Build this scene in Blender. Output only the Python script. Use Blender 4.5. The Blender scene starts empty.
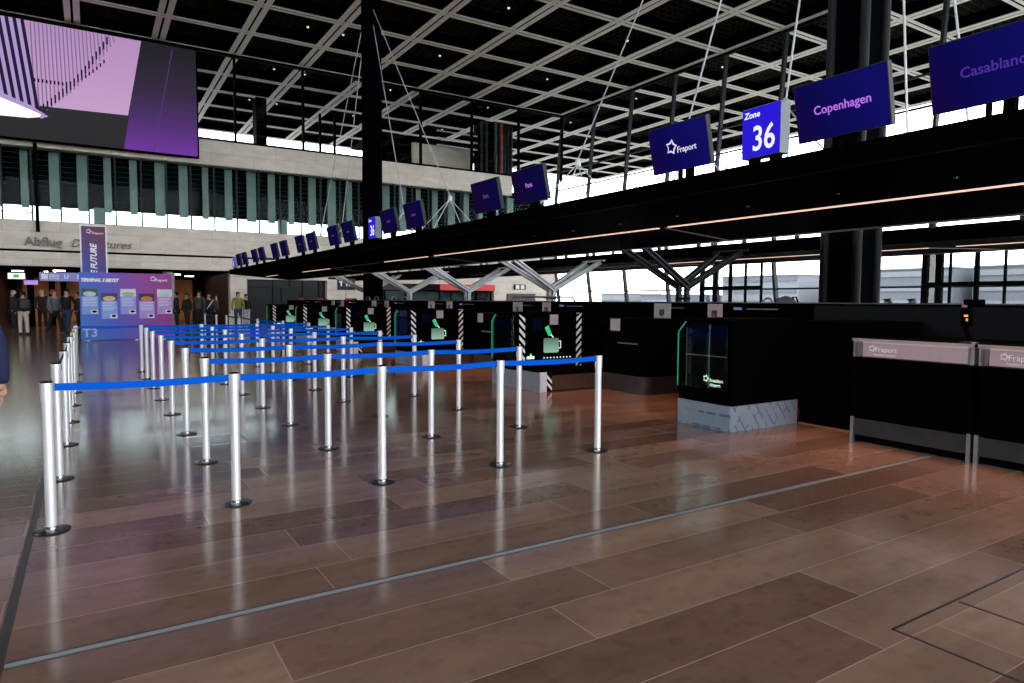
import bpy, bmesh, math, random
from mathutils import Vector, Matrix
random.seed(7)
SC = bpy.context.scene
COL = SC.collection
PI = math.pi

# ------------------------------------------------------------------ camera
cam_d = bpy.data.cameras.new('camera')
cam = bpy.data.objects.new('camera', cam_d); COL.objects.link(cam)
F_PX, YAW, PITCH, ROLL, CAM_H = 673.569, math.radians(32.0459), math.radians(3.48678), math.radians(0.309627), 1.5182
cam_d.sensor_fit = 'HORIZONTAL'; cam_d.sensor_width = 36.0
cam_d.lens = F_PX * 36.0 / 1024.0
cam_d.clip_start = 0.05; cam_d.clip_end = 1000
fw = Vector((math.sin(YAW)*math.cos(PITCH), math.cos(YAW)*math.cos(PITCH), -math.sin(PITCH)))
rt = Vector((math.cos(YAW), -math.sin(YAW), 0))
up = rt.cross(fw)
cr, sr = math.cos(ROLL), math.sin(ROLL)
rt2 = rt*cr + up*sr       # camera x axis in world
up2 = up*cr - rt*sr
m = Matrix((rt2, up2, -fw)).transposed().to_4x4()
m.translation = Vector((0, 0, CAM_H))
cam.matrix_world = m
SC.camera = cam

# ------------------------------------------------------------------ sky, sun, exposure
W = bpy.data.worlds.new('overcast_sky'); SC.world = W; W.use_nodes = True
nt = W.node_tree; nt.nodes.clear()
out = nt.nodes.new('ShaderNodeOutputWorld'); bg = nt.nodes.new('ShaderNodeBackground')
tc = nt.nodes.new('ShaderNodeTexCoord'); sx = nt.nodes.new('ShaderNodeSeparateXYZ')
rmp = nt.nodes.new('ShaderNodeValToRGB')
rmp.color_ramp.elements[0].position = 0.0; rmp.color_ramp.elements[0].color = (0.90, 0.94, 1.0, 1)
rmp.color_ramp.elements[1].position = 0.6; rmp.color_ramp.elements[1].color = (0.93, 0.97, 1.0, 1)
nt.links.new(tc.outputs['Generated'], sx.inputs[0]); nt.links.new(sx.outputs['Z'], rmp.inputs[0])
nt.links.new(rmp.outputs[0], bg.inputs[0]); bg.inputs[1].default_value = 7.5
nt.links.new(bg.outputs[0], out.inputs[0])
SC.view_settings.view_transform = 'Standard'; SC.view_settings.look = 'None'
SC.view_settings.gamma = 1.0; SC.view_settings.use_curve_mapping = False
SC.view_settings.exposure = 0.0

# ------------------------------------------------------------------ materials
MATS = {}
def mat(name, col, rough=0.5, metal=0.0, emit=None, estr=0.0, noise=0.0, nscale=6.0, alpha=None, trans=0.0, coat=0.0, spec=None):
    if name in MATS: return MATS[name]
    m = bpy.data.materials.new(name); m.use_nodes = True
    t = m.node_tree; b = t.nodes['Principled BSDF']
    b.inputs['Base Color'].default_value = (*col, 1)
    b.inputs['Roughness'].default_value = rough; b.inputs['Metallic'].default_value = metal
    if coat: b.inputs['Coat Weight'].default_value = coat
    if spec is not None:
        b.inputs['Specular IOR Level'].default_value = spec
        if spec <= 0.1: b.inputs['IOR'].default_value = 1.06
    if emit is not None:
        b.inputs['Emission Color'].default_value = (*emit, 1); b.inputs['Emission Strength'].default_value = estr
    if trans: b.inputs['Transmission Weight'].default_value = trans
    if noise > 0:
        tcn = t.nodes.new('ShaderNodeTexCoord'); n = t.nodes.new('ShaderNodeTexNoise')
        n.inputs['Scale'].default_value = nscale; n.inputs['Detail'].default_value = 5
        t.links.new(tcn.outputs['Object'], n.inputs['Vector'])
        mx = t.nodes.new('ShaderNodeMix'); mx.data_type = 'RGBA'
        mx.inputs[6].default_value = tuple(max(0, c*(1-noise)) for c in col) + (1,)
        mx.inputs[7].default_value = tuple(min(1, c*(1+noise)) for c in col) + (1,)
        t.links.new(n.outputs['Fac'], mx.inputs[0]); t.links.new(mx.outputs[2], b.inputs['Base Color'])
    MATS[name] = m
    return m

BLACK = mat('black_laminate', (0.0012, 0.0012, 0.0014), 0.3, noise=0.2, spec=0.06)
BLACKM = mat('black_matte', (0.0018, 0.0018, 0.002), 0.75, noise=0.2, spec=0.05)
CANOPYB = mat('black_canopy_panel', (0.0012, 0.001, 0.001), 0.6, noise=0.2, spec=0.02)
BRONZE = mat('dark_bronze_steel', (0.003, 0.003, 0.0035), 0.5, noise=0.3, spec=0.08)
STEELG = mat('dark_grey_steel', (0.016, 0.021, 0.024), 0.5, 0.0, noise=0.15, spec=0.2)
COLM = mat('column_black_paint', (0.0012, 0.0014, 0.002), 0.5, 0.0, noise=0.2, spec=0.04)
ALU = mat('satin_aluminium', (0.66, 0.67, 0.685), 0.42, 0.5, noise=0.03, nscale=30)
CHROME = mat('chrome', (0.75, 0.75, 0.76), 0.16, 1.0, noise=0.03)
BRUSH = mat('brushed_steel', (0.33, 0.34, 0.36), 0.32, 0.9, noise=0.12, nscale=20)
BRUSHD = mat('dark_brushed_steel', (0.10, 0.095, 0.095), 0.3, 0.8, noise=0.3, nscale=9)
GREYP = mat('light_grey_paint', (0.52, 0.54, 0.55), 0.4, 0.2, noise=0.08)
WHITEP = mat('white_paint', (0.75, 0.76, 0.76), 0.45, noise=0.04)
BELTB = mat('blue_webbing', (0.003, 0.075, 0.44), 0.7, spec=0.05, noise=0.12, nscale=60)
BELTK = mat('black_webbing', (0.01, 0.01, 0.013), 0.7, noise=0.1, nscale=60)
PAPER = mat('grey_paper', (0.26, 0.28, 0.34), 0.7, noise=0.05)
GLOWWHITE = mat('white_print', (0.85, 0.85, 0.88), 0.6, noise=0.02)
PURPLELINE = mat('print_lilac', (0.42, 0.40, 0.75), 0.6, noise=0.1)
CEILDECK = mat('ceiling_deck_black', (0.0012, 0.0012, 0.0012), 0.9, noise=0.3, spec=0.0)
LOUVRE = mat('louvre_dark_metal', (0.035, 0.031, 0.026), 0.7, noise=0.2, spec=0.05)
CREAMST = mat('cream_ceiling_strip', (0.72, 0.665, 0.56), 0.55, noise=0.05, nscale=2)
LAMPW = mat('lamp_white', (0.9, 0.9, 0.9), 0.5, emit=(1, 0.93, 0.86), estr=0.7, noise=0.01)
STRIPE = mat('strip_light_diffuser', (0.9, 0.8, 0.75), 0.5, emit=(1.0, 0.66, 0.52), estr=1.0, noise=0.01)
STRIPH = mat('strip_light_housing', (0.5, 0.4, 0.36), 0.4, noise=0.02)
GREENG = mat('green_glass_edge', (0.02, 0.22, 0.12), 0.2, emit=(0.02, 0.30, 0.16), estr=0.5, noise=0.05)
NAVYD = mat('dark_navy_display', (0.0015, 0.003, 0.016), 0.4, noise=0.2, spec=0.1)
ORANGEW = mat('orange_timber', (0.80, 0.24, 0.035), 0.5, noise=0.25, nscale=3)
BROWNW = mat('dark_brown_unseen_wall', (0.05, 0.03, 0.026), 0.5, noise=0.25, nscale=4)
REDS = mat('red_sign', (0.45, 0.01, 0.012), 0.4, emit=(0.5, 0.01, 0.01), estr=0.3, noise=0.05)
TEALP = mat('teal_glass_panel', (0.31, 0.335, 0.33), 0.25, noise=0.3, nscale=1.5)
TEALD = mat('dark_teal_glass', (0.003, 0.007, 0.008), 0.4, noise=0.4, nscale=1.0, spec=0.1)
DOORG = mat('door_dark_glass', (0.006, 0.008, 0.010), 0.3, noise=0.1, spec=0.2)
OUTGR = mat('outdoor_concrete', (0.16, 0.165, 0.17), 0.8, noise=0.12, nscale=0.3)
BLDG = mat('outdoor_building_grey', (0.065, 0.075, 0.092), 0.8, noise=0.1, nscale=0.2)
BLDG2 = mat('outdoor_building_light', (0.105, 0.115, 0.135), 0.8, noise=0.1, nscale=0.2)

def glassmat(name, tint=(0.9, 0.97, 0.96), ior=1.25):
    if name in MATS: return MATS[name]
    m = bpy.data.materials.new(name); m.use_nodes = True
    t = m.node_tree; t.nodes.clear()
    o = t.nodes.new('ShaderNodeOutputMaterial'); tr = t.nodes.new('ShaderNodeBsdfTransparent'); gl = t.nodes.new('ShaderNodeBsdfGlossy')
    gl.inputs['Roughness'].default_value = 0.03
    tr.inputs[0].default_value = (*tint, 1)
    fr = t.nodes.new('ShaderNodeFresnel'); fr.inputs[0].default_value = ior
    mx = t.nodes.new('ShaderNodeMixShader')
    t.links.new(fr.outputs[0], mx.inputs[0]); t.links.new(tr.outputs[0], mx.inputs[1]); t.links.new(gl.outputs[0], mx.inputs[2])
    t.links.new(mx.outputs[0], o.inputs[0])
    MATS[name] = m
    return m
GLASS = glassmat('clear_glass', (0.97, 0.975, 0.965)); GLASST = glassmat('tinted_glass', (0.80, 0.89, 0.87), 1.09)
GLASSV = glassmat('vestibule_glass', (0.72, 0.78, 0.83))

def stonemat():
    m = bpy.data.materials.new('cream_stone'); m.use_nodes = True
    t = m.node_tree; b = t.nodes['Principled BSDF']; b.inputs['Roughness'].default_value = 0.6
    tcn = t.nodes.new('ShaderNodeTexCoord'); mp = t.nodes.new('ShaderNodeMapping')
    mp.inputs['Scale'].default_value = (0.9, 0.9, 2.2)
    n = t.nodes.new('ShaderNodeTexNoise'); n.inputs['Scale'].default_value = 1.6; n.inputs['Detail'].default_value = 6
    rp = t.nodes.new('ShaderNodeValToRGB')
    rp.color_ramp.elements[0].position = 0.3; rp.color_ramp.elements[0].color = (0.64, 0.58, 0.49, 1)
    rp.color_ramp.elements[1].position = 0.75; rp.color_ramp.elements[1].color = (0.80, 0.74, 0.64, 1)
    t.links.new(tcn.outputs['Object'], mp.inputs[0]); t.links.new(mp.outputs[0], n.inputs['Vector'])
    t.links.new(n.outputs['Fac'], rp.inputs[0])
    br = t.nodes.new('ShaderNodeTexBrick'); br.offset = 0.5
    mp2 = t.nodes.new('ShaderNodeMapping'); mp2.inputs['Rotation'].default_value = (PI/2, 0, 0)
    t.links.new(tcn.outputs['Object'], mp2.inputs[0]); t.links.new(mp2.outputs[0], br.inputs['Vector'])
    br.inputs['Scale'].default_value = 1.0; br.inputs['Brick Width'].default_value = 2.4; br.inputs['Row Height'].default_value = 0.7
    br.inputs['Mortar Size'].default_value = 0.012
    br.inputs['Color1'].default_value = (1, 1, 1, 1); br.inputs['Color2'].default_value = (0.9, 0.89, 0.88, 1); br.inputs['Mortar'].default_value = (0.72, 0.70, 0.67, 1)
    mx = t.nodes.new('ShaderNodeMix'); mx.data_type = 'RGBA'; mx.blend_type = 'MULTIPLY'; mx.inputs[0].default_value = 1
    t.links.new(rp.outputs[0], mx.inputs[6]); t.links.new(br.outputs['Color'], mx.inputs[7])
    t.links.new(mx.outputs[2], b.inputs['Base Color'])
    return m
STONE = stonemat()

def floormat():
    """polished brown limestone in rows of long slabs"""
    m = bpy.data.materials.new('polished_brown_limestone'); m.use_nodes = True
    t = m.node_tree; b = t.nodes['Principled BSDF']
    N = t.nodes.new; L = t.links.new
    geo = N('ShaderNodeNewGeometry')
    mp = N('ShaderNodeMapping'); mp.inputs['Location'].default_value = (0.4, -0.46, 0); L(geo.outputs['Position'], mp.inputs[0])
    br = N('ShaderNodeTexBrick'); L(mp.outputs[0], br.inputs['Vector']); br.offset = 0.37; br.offset_frequency = 2
    br.squash = 0.72; br.squash_frequency = 3
    br.inputs['Scale'].default_value = 1; br.inputs['Brick Width'].default_value = 2.3; br.inputs['Row Height'].default_value = 0.366
    br.inputs['Mortar Size'].default_value = 0.003; br.inputs['Bias'].default_value = -0.1
    br.inputs['Color1'].default_value = (0.0, 0, 0, 1); br.inputs['Color2'].default_value = (1, 1, 1, 1); br.inputs['Mortar'].default_value = (0.5, 0.5, 0.5, 1)
    rp = N('ShaderNodeValToRGB')
    e = rp.color_ramp.elements
    e[0].position = 0.0; e[0].color = (0.128, 0.075, 0.055, 1); e[1].position = 1.0; e[1].color = (0.262, 0.166, 0.125, 1)
    L(br.outputs['Color'], rp.inputs[0])
    # cloudy veins and specks of the stone
    n1 = N('ShaderNodeTexNoise'); n1.inputs['Scale'].default_value = 1.8; n1.inputs['Detail'].default_value = 8; n1.inputs['Roughness'].default_value = 0.65
    mp3 = N('ShaderNodeMapping'); mp3.inputs['Scale'].default_value = (0.5, 1.6, 1); L(geo.outputs['Position'], mp3.inputs[0]); L(mp3.outputs[0], n1.inputs['Vector'])
    r1 = N('ShaderNodeValToRGB'); r1.color_ramp.elements[0].position = 0.32; r1.color_ramp.elements[0].color = (0.72, 0.70, 0.68, 1); r1.color_ramp.elements[1].position = 0.68; r1.color_ramp.elements[1].color = (1.12, 1.1, 1.08, 1)
    L(n1.outputs['Fac'], r1.inputs[0])
    n2 = N('ShaderNodeTexNoise'); n2.inputs['Scale'].default_value = 9; n2.inputs['Detail'].default_value = 2.5; L(geo.outputs['Position'], n2.inputs['Vector'])
    r2 = N('ShaderNodeValToRGB'); r2.color_ramp.elements[0].position = 0.34; r2.color_ramp.elements[0].color = (0.62, 0.58, 0.55, 1); r2.color_ramp.elements[1].position = 0.46; r2.color_ramp.elements[1].color = (1, 1, 1, 1)
    L(n2.outputs['Fac'], r2.inputs[0])
    def mul(a, c, f=1.0):
        x = N('ShaderNodeMix'); x.data_type = 'RGBA'; x.blend_type = 'MULTIPLY'; x.inputs[0].default_value = f
        L(a, x.inputs[6]); L(c, x.inputs[7]); return x.outputs[2]
    c = mul(rp.outputs[0], r1.outputs[0]); c = mul(c, r2.outputs[0], 0.32)
    mj = N('ShaderNodeMix'); mj.data_type = 'RGBA'; mj.inputs[7].default_value = (0.27, 0.20, 0.165, 1)
    L(br.outputs['Fac'], mj.inputs[0]); L(c, mj.inputs[6])
    L(mj.outputs[2], b.inputs['Base Color'])
    n3 = N('ShaderNodeTexNoise'); n3.inputs['Scale'].default_value = 2.2; n3.inputs['Detail'].default_value = 5; L(geo.outputs['Position'], n3.inputs['Vector'])
    mr = N('ShaderNodeMapRange'); mr.inputs['To Min'].default_value = 0.12; mr.inputs['To Max'].default_value = 0.17; L(n3.outputs['Fac'], mr.inputs[0])
    L(mr.outputs[0], b.inputs['Roughness'])
    b.inputs['Specular IOR Level'].default_value = 0.36
    return m
FLOORM = floormat()

def gradmat(name, stops, axis='X', lo=0.0, hi=1.0, emit=0.0, rough=0.5, second=None):
    """a printed or shown colour gradient over object coordinates"""
    m = bpy.data.materials.new(name); m.use_nodes = True
    t = m.node_tree; b = t.nodes['Principled BSDF']; b.inputs['Roughness'].default_value = rough
    tcn = t.nodes.new('ShaderNodeTexCoord'); s = t.nodes.new('ShaderNodeSeparateXYZ'); mr = t.nodes.new('ShaderNodeMapRange')
    mr.inputs['From Min'].default_value = lo; mr.inputs['From Max'].default_value = hi
    rp = t.nodes.new('ShaderNodeValToRGB'); el = rp.color_ramp.elements
    for i, (p, c) in enumerate(stops):
        e = el[i] if i < 2 else el.new(p)
        e.position = p; e.color = (*c, 1)
    t.links.new(tcn.outputs['Object'], s.inputs[0])
    if second:                      # diagonal: add a share of a second axis
        ma = t.nodes.new('ShaderNodeMath'); ma.operation = 'MULTIPLY_ADD'; ma.inputs[1].default_value = second[1]
        t.links.new(s.outputs[second[0]], ma.inputs[0]); t.links.new(s.outputs[axis], ma.inputs[2]); t.links.new(ma.outputs[0], mr.inputs[0])
    else:
        t.links.new(s.outputs[axis], mr.inputs[0])
    t.links.new(mr.outputs[0], rp.inputs[0])
    t.links.new(rp.outputs[0], b.inputs['Base Color'])
    if emit:
        b.inputs['Base Color'].default_value = (0, 0, 0, 1)
        for l in list(b.inputs['Base Color'].links): t.links.remove(l)
        b.inputs['Specular IOR Level'].default_value = 0.0
        t.links.new(rp.outputs[0], b.inputs['Emission Color']); b.inputs['Emission Strength'].default_value = emit
    return m

def emis(name, c, s=1.0):
    return mat(name, (0.0, 0.0, 0.0), 0.9, emit=c, estr=s, spec=0.0)

# ------------------------------------------------------------------ mesh builder
class MB:
    def __init__(s): s.v = []; s.f = []
    def add(s, vs, fs):
        o = len(s.v); s.v += [tuple(v) for v in vs]; s.f += [tuple(i+o for i in f) for f in fs]; return s
    def box(s, x0, x1, y0, y1, z0, z1):
        return s.add([(x0,y0,z0),(x1,y0,z0),(x1,y1,z0),(x0,y1,z0),(x0,y0,z1),(x1,y0,z1),(x1,y1,z1),(x0,y1,z1)],
                     [(0,3,2,1),(4,5,6,7),(0,1,5,4),(1,2,6,5),(2,3,7,6),(3,0,4,7)])
    def lathe(s, prof, cx=0, cy=0, n=20, cap=True):
        vs = []; k = len(prof)
        for i in range(n):
            a = 2*PI*i/n
            for r, z in prof: vs.append((cx+r*math.cos(a), cy+r*math.sin(a), z))
        fs = []
        for i in range(n):
            j = (i+1) % n
            for q in range(k-1): fs.append((i*k+q, j*k+q, j*k+q+1, i*k+q+1))
        if cap:
            fs.append(tuple(i*k for i in range(n))[::-1]); fs.append(tuple(i*k+k-1 for i in range(n)))
        return s.add(vs, fs)
    def tube(s, pts, r, n=8, r2=None):
        P = [Vector(p) for p in pts]; vs = []
        for i, p in enumerate(P):
            d = (P[min(i+1, len(P)-1)] - P[max(i-1, 0)]).normalized()
            a = d.cross(Vector((0, 0, 1)))
            if a.length < 1e-3: a = d.cross(Vector((1, 0, 0)))
            a.normalize(); b = d.cross(a)
            rr = r if r2 is None else r + (r2-r)*i/(len(P)-1)
            for k in range(n):
                t = 2*PI*k/n; vs.append(p + a*rr*math.cos(t) + b*rr*math.sin(t))
        fs = []
        for i in range(len(P)-1):
            for k in range(n):
                j = (k+1) % n; fs.append((i*n+k, i*n+j, (i+1)*n+j, (i+1)*n+k))
        fs.append(tuple(range(n))[::-1]); fs.append(tuple((len(P)-1)*n+k for k in range(n)))
        return s.add(vs, fs)
    def beam(s, p, q, w, h, upv=(0, 0, 1)):
        p, q = Vector(p), Vector(q); d = (q-p).normalized(); a = d.cross(Vector(upv))
        if a.length < 1e-3: a = d.cross(Vector((1, 0, 0)))
        a.normalize(); b = a.cross(d); vs = []
        for c in (p, q):
            for i, j in ((-1,-1),(1,-1),(1,1),(-1,1)): vs.append(c + a*w/2*i + b*h/2*j)
        return s.add(vs, [(0,1,2,3),(7,6,5,4),(0,4,5,1),(1,5,6,2),(2,6,7,3),(3,7,4,0)])
    def prism(s, poly, axis, a, b):
        """poly in the two other axes, extruded along axis from a to b"""
        n = len(poly)
        def mk(u, v, w): return {'x': (w,u,v), 'y': (u,w,v), 'z': (u,v,w)}[axis]
        vs = [mk(u, v, a) for u, v in poly] + [mk(u, v, b) for u, v in poly]
        fs = [tuple(range(n))[::-1], tuple(range(n, 2*n))] + [(i, (i+1) % n, n+(i+1) % n, n+i) for i in range(n)]
        return s.add(vs, fs)
    def obj(s, name, m, parent=None, bevel=0.0, smooth=False, loc=None):
        me = bpy.data.meshes.new(name); me.from_pydata(s.v, [], s.f)
        bm = bmesh.new(); bm.from_mesh(me); bmesh.ops.recalc_face_normals(bm, faces=bm.faces)
        if bevel > 0: bmesh.ops.bevel(bm, geom=[e for e in bm.edges if len(e.link_faces) == 2 and e.calc_face_angle() > 0.9], offset=bevel, segments=2, affect='EDGES', profile=0.5)
        bm.to_mesh(me); bm.free()
        if smooth:
            for p in me.polygons: p.use_smooth = True
            me.set_sharp_from_angle(angle=math.radians(22))
        me.materials.append(m)
        o = bpy.data.objects.new(name, me); COL.objects.link(o)
        if parent: o.parent = parent
        if loc: o.location = loc
        return o
def B(*a): return MB().box(*a)

def tag(o, label=None, cat=None, group=None, kind=None):
    if label: o['label'] = label
    if cat: o['category'] = cat
    if group: o['group'] = group
    if kind: o['kind'] = kind
    return o
def empty(name, loc, rz=0.0, label=None, cat=None, group=None):
    e = bpy.data.objects.new(name, None); COL.objects.link(e); e.empty_display_size = 0.2
    e.location = loc; e.rotation_euler = (0, 0, rz); return tag(e, label, cat, group)
def structure(o): o['kind'] = 'structure'; return o
KIDS = {}
def copy_tree(o, parent=None):
    c = o.copy(); COL.objects.link(c); c.parent = parent
    for ch in [x for x in KIDS_ALL(o)]: copy_tree(ch, c)
    return c
def KIDS_ALL(o): return [x for x in bpy.data.objects if x.parent == o]

def text_mesh(name, txt, size, m, parent=None, shear=0.0, depth=0.002, align='CENTER', loc=(0,0,0), rot=(0,0,0), bold=0.0, width=None):
    cu = bpy.data.curves.new('txt', 'FONT'); cu.body = txt; cu.size = size; cu.shear = shear
    cu.extrude = depth; cu.align_x = align; cu.align_y = 'CENTER'; cu.offset = bold; cu.resolution_u = 3
    o = bpy.data.objects.new('txt', cu); COL.objects.link(o)
    dg = bpy.context.evaluated_depsgraph_get()
    me = bpy.data.meshes.new_from_object(o.evaluated_get(dg)); bpy.data.objects.remove(o)
    me.name = name
    if width:
        xs = [v.co.x for v in me.vertices]; k = width/max(1e-6, max(xs)-min(xs))
        for v in me.vertices: v.co.x *= k
    M = Matrix.Translation(loc) @ __import__('mathutils').Euler(rot).to_matrix().to_4x4()
    me.transform(M)
    me.materials.clear(); me.materials.append(m)
    o = bpy.data.objects.new(name, me); COL.objects.link(o)
    if parent: o.parent = parent
    return o

def logo_mesh(name, size, m, parent, M):
    """star drawn by curved strokes with an open left side, flat, in the xy plane then moved by M"""
    mb = MB(); R = 0.5*size
    tips = [(R*math.sin(2*PI*k/5+0.25), R*math.cos(2*PI*k/5+0.25)) for k in range(5)]
    for k in range(5):
        a = Vector(tips[k]); b = Vector(tips[(k+1) % 5]); c = (a+b)*0.12
        w0 = 0.095*size; seg = 8; outer = []; inner = []
        for i in range(seg+1):
            t = 0.10+0.84*i/seg; p = a*(1-t)**2 + c*2*t*(1-t) + b*t*t
            d = ((c-a)*(1-t) + (b-c)*t).normalized(); n = Vector((-d.y, d.x)); w = w0*(0.15+math.sin(PI*t)) if k != 3 else w0*(0.1+0.5*math.sin(PI*t))
            outer.append(p+n*w*0.5); inner.append(p-n*w*0.5)
        vs = [(p.x, p.y, 0) for p in outer] + [(p.x, p.y, 0) for p in inner]
        vs += [(x, y, 0.002) for x, y, z in vs]; q = seg+1
        fs = []
        for i in range(seg):
            fs += [(i, i+1, q+i+1, q+i), (2*q+i, 3*q+i, 3*q+i+1, 2*q+i+1)]
        mb.add(vs, fs)
    o = mb.obj(name, m, parent); o.data.transform(M); return o

# ================================================================== SETTING
YW = 42.0           # plane of the far wall
XR = 30.7           # plane of the right-hand glass front
ZC = 15.45          # underside of the ceiling grid
fl = structure(B(-26, 31.2, -16, 60, -0.2, 0).obj('floor', FLOORM))
gr = structure(B(-200, 300, -200, 400, -0.5, -0.22).obj('ground_outside', OUTGR))

# metal strips let into the floor
def inlay(name, x0, x1, y0, y1, m=None, label=''):
    o = B(x0, x1, y0, y1, 0.0, 0.0025).obj(name, m or BRUSH); return tag(structure(o))
JOINT = mat('expansion_joint_grey', (0.20, 0.205, 0.215), 0.45, 0.0, noise=0.1)
JD = mat('dark_joint', (0.035, 0.033, 0.033), 0.4, 0.3, noise=0.2)
inlay('trim_1', -0.34, 7.0, 3.368, 3.402, JOINT); inlay('trim_2', -0.34, 7.0, 3.352, 3.362, JD); inlay('trim_3', -0.34, 7.0, 3.408, 3.416, JD)
inlay('trim_4', -0.385, -0.345, -4, 42, JD)
def hatch(x0, x1, y0, y1, w, m, n):
    mb = B(x0, x1, y1-w, y1, 0, 0.002).box(x0, x1, y0, y0+w, 0, 0.002).box(x0, x0+w, y0, y1, 0, 0.002).box(x1-w, x1, y0, y1, 0, 0.002)
    structure(mb.obj(n, m))
hatch(3.12, 4.9, -0.3, 1.643, 0.012, JD, 'trim_5'); hatch(3.70, 3.712, -0.3, 1.62, 0.006, JD, 'trim_6')
hatch(0.817, 1.40, 7.52, 8.08, 0.014, BRUSH, 'trim_7')

# ceiling: black deck, egg-crate louvres, cream double strips
deck = structure(B(-30, 50.2, -16, 61.5, 17.4, 17.6).obj('ceiling', CEILDECK))
mb = MB()
step = 0.43
x = -16.0
while x < 50: mb.box(x, x+0.03, -4, 61, 16.0, 16.28); x += step
y = -4.0
while y < 61: mb.box(-16, 50, y, y+0.03, 16.0, 16.28); y += step
mb.obj('ceiling_louvres', LOUVRE, deck)
S = 3.87
mb = MB(); X0 = -0.36
xs = [X0+S*n for n in range(-6, 14)]; ys = [YW-S*n for n in range(-5, 15)]
for x in xs:
    for s in (-1, 1):
        a, b = sorted((x+s*0.055, x+s*0.33)); mb.box(a, b, -14, 61.2, ZC, ZC+0.03)
mb.obj('ceiling_strip', CREAMST, deck)
mb = MB()
for y in ys:
    if y > YW-0.1 and y < YW+0.1:
        mb.box(-24, XR, y-0.27, y-0.20, ZC+0.001, ZC+0.03); continue
    for s in (-1, 1):
        a, b = sorted((y+s*0.055, y+s*0.24))
        mb.box(-24, 50, a, b, ZC+0.004, ZC+0.03)
mb.obj('ceiling_strip', CREAMST, deck)
mb = MB()
for x in xs: mb.box(x-0.32, x+0.32, -14, 61.2, ZC+0.09, ZC+0.6)
for y in ys: mb.box(-24, 50, y-0.23, y+0.23, ZC+0.09, ZC+0.6)
mb.obj('ceiling_beam', CEILDECK, deck)
# dark header over the glass fronts
structure(B(-24, XR+0.1, YW-0.15, YW+0.15, ZC-0.12, ZC).obj('trim_8', BRONZE))
structure(B(XR-0.12, XR+0.12, -14, YW, ZC-0.12, ZC).obj('trim_9', BRONZE))

# enclosure left of and behind the camera: unseen dark walls added to shape the daylight
structure(B(-26.4, -26, -16, 60, 0, 11.5).obj('wall_left_unseen', BROWNW))
structure(MB().box(-26, 31, -16.4, -16, 0, 0.6).box(-26, 31, -16.4, -16, 10.5, 12.5).box(-26, -8, -16.4, -16, 0.6, 10.5).box(22, 31, -16.4, -16, 0.6, 10.5).obj('wall_front_unseen', BROWNW))
# far wall: stone bands with glazing between
far = structure(MB().box(6.95, 7.87, YW, YW+0.8, 0, 3.14).box(12.61, 14.95, YW, YW+0.8, 0, 3.14)
    .box(7.87, 12.61, YW, YW+0.8, 2.69, 3.14).box(24.75, 30.2, YW, YW+0.8, 0, 3.14)
    .box(-24, 30.2, YW, YW+0.8, 3.14, 3.86).box(-24, 30.2, YW, YW+0.8, 3.98, 5.43).box(-24, 30.2, YW+0.12, YW+0.8, 3.86, 3.98)
    .box(14.95, 24.75, YW, YW+0.8, 2.62, 3.14).obj('wall_back', STONE))
structure(MB().box(-24, 26.2, YW-0.02, YW+0.8, 9.12, 10.5).obj('wall_back_upper', STONE))
structure(B(-24, 30.2, YW+0.02, YW+0.12, 3.87, 3.97).obj('groove_shade', BRONZE))  # dark strip put in the groove to stand for its shadow line
# upper floor behind the stone band
structure(B(-24, 30, YW+0.8, 54, 5.1, 5.4).obj('upper_floor', BLDG2))
structure(B(-24, 30, YW+0.8, 60, 9.2, 9.5).obj('upper_slab', BRONZE))
# glazing of the middle storey: mullions + pane + dark cladding with light panels behind
gz = empty('window_1', (0, YW+0.25, 0)); structure(gz)
mb = MB(); mull = [-7.25+1.225*n for n in range(0, 28)]
for x in mull: mb.box(x-0.04, x+0.04, -0.05, 0.05, 5.43, 9.12)
mb.box(-24, 30, -0.04, 0.04, 5.43, 5.47)
mb.obj('window_frame', STEELG, gz)
B(-24, 30, 0.06, 0.075, 5.43, 9.12).obj('pane', GLASST, gz)
mb = B(-24, 30, 1.1, 1.3, 6.32, 9.2)
mb.obj('recess_panel', TEALD, gz)
mb = MB()
for i, x in enumerate(mull):
    w = 0.42 + 0.10*math.sin(i*1.7)
    mb.box(x+0.72, x+0.72+w, 0.9, 1.1, 6.18, 9.15)
mb.obj('light_panel', TEALP, gz)
mb = MB()
for x in (mull[6]+0.2, mull[14]+0.05, mull[17]+0.05): mb.box(x, x+0.55, 0.85, 1.1, 5.43, 6.4)
mb.obj('column_cladding', TEALP, gz)
mb = MB()
for i, x in enumerate(mull):
    if i % 1 == 0: mb.beam((x+0.85, 0.5, 5.75+0.05*math.sin(i*3)), (x+1.2, 0.5, 5.93), 0.03, 0.06)
mb.obj('window_handle', STEELG, gz)
mb = MB()
for i in range(10): mb.box(-12, 30, 1.06, 1.1, 6.55+i*0.27, 6.562+i*0.27)
mb.obj('blind_slat', mat('blind_dark', (0.05, 0.06, 0.06), 0.5, noise=0.2), gz)
# storey above the upper band: railing, posts and far pavilion
w2 = empty('window_2', (0, YW-0.02, 0)); structure(w2)
mb = MB()
for n in range(0, 9):
    x = X0+S*n
    if x < XR: mb.box(x-0.06, x+0.06, -0.14, 0.1, 10.5, ZC)
for x in (15.2-2.9, 13.2): mb.box(x-0.07, x+0.07, 0, 0.14, 10.5, 12.9)
mb.box(8.6, 9.2, 0.3, 1.3, 9.5, 13.4)
mb.box(-5, 26.2, -0.03, 0.03, 10.5, 10.62)
mb.obj('window_frame', BRONZE, w2)
B(-5, 30, 0.03, 0.045, 10.55, ZC).obj('pane', GLASS, w2)
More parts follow.
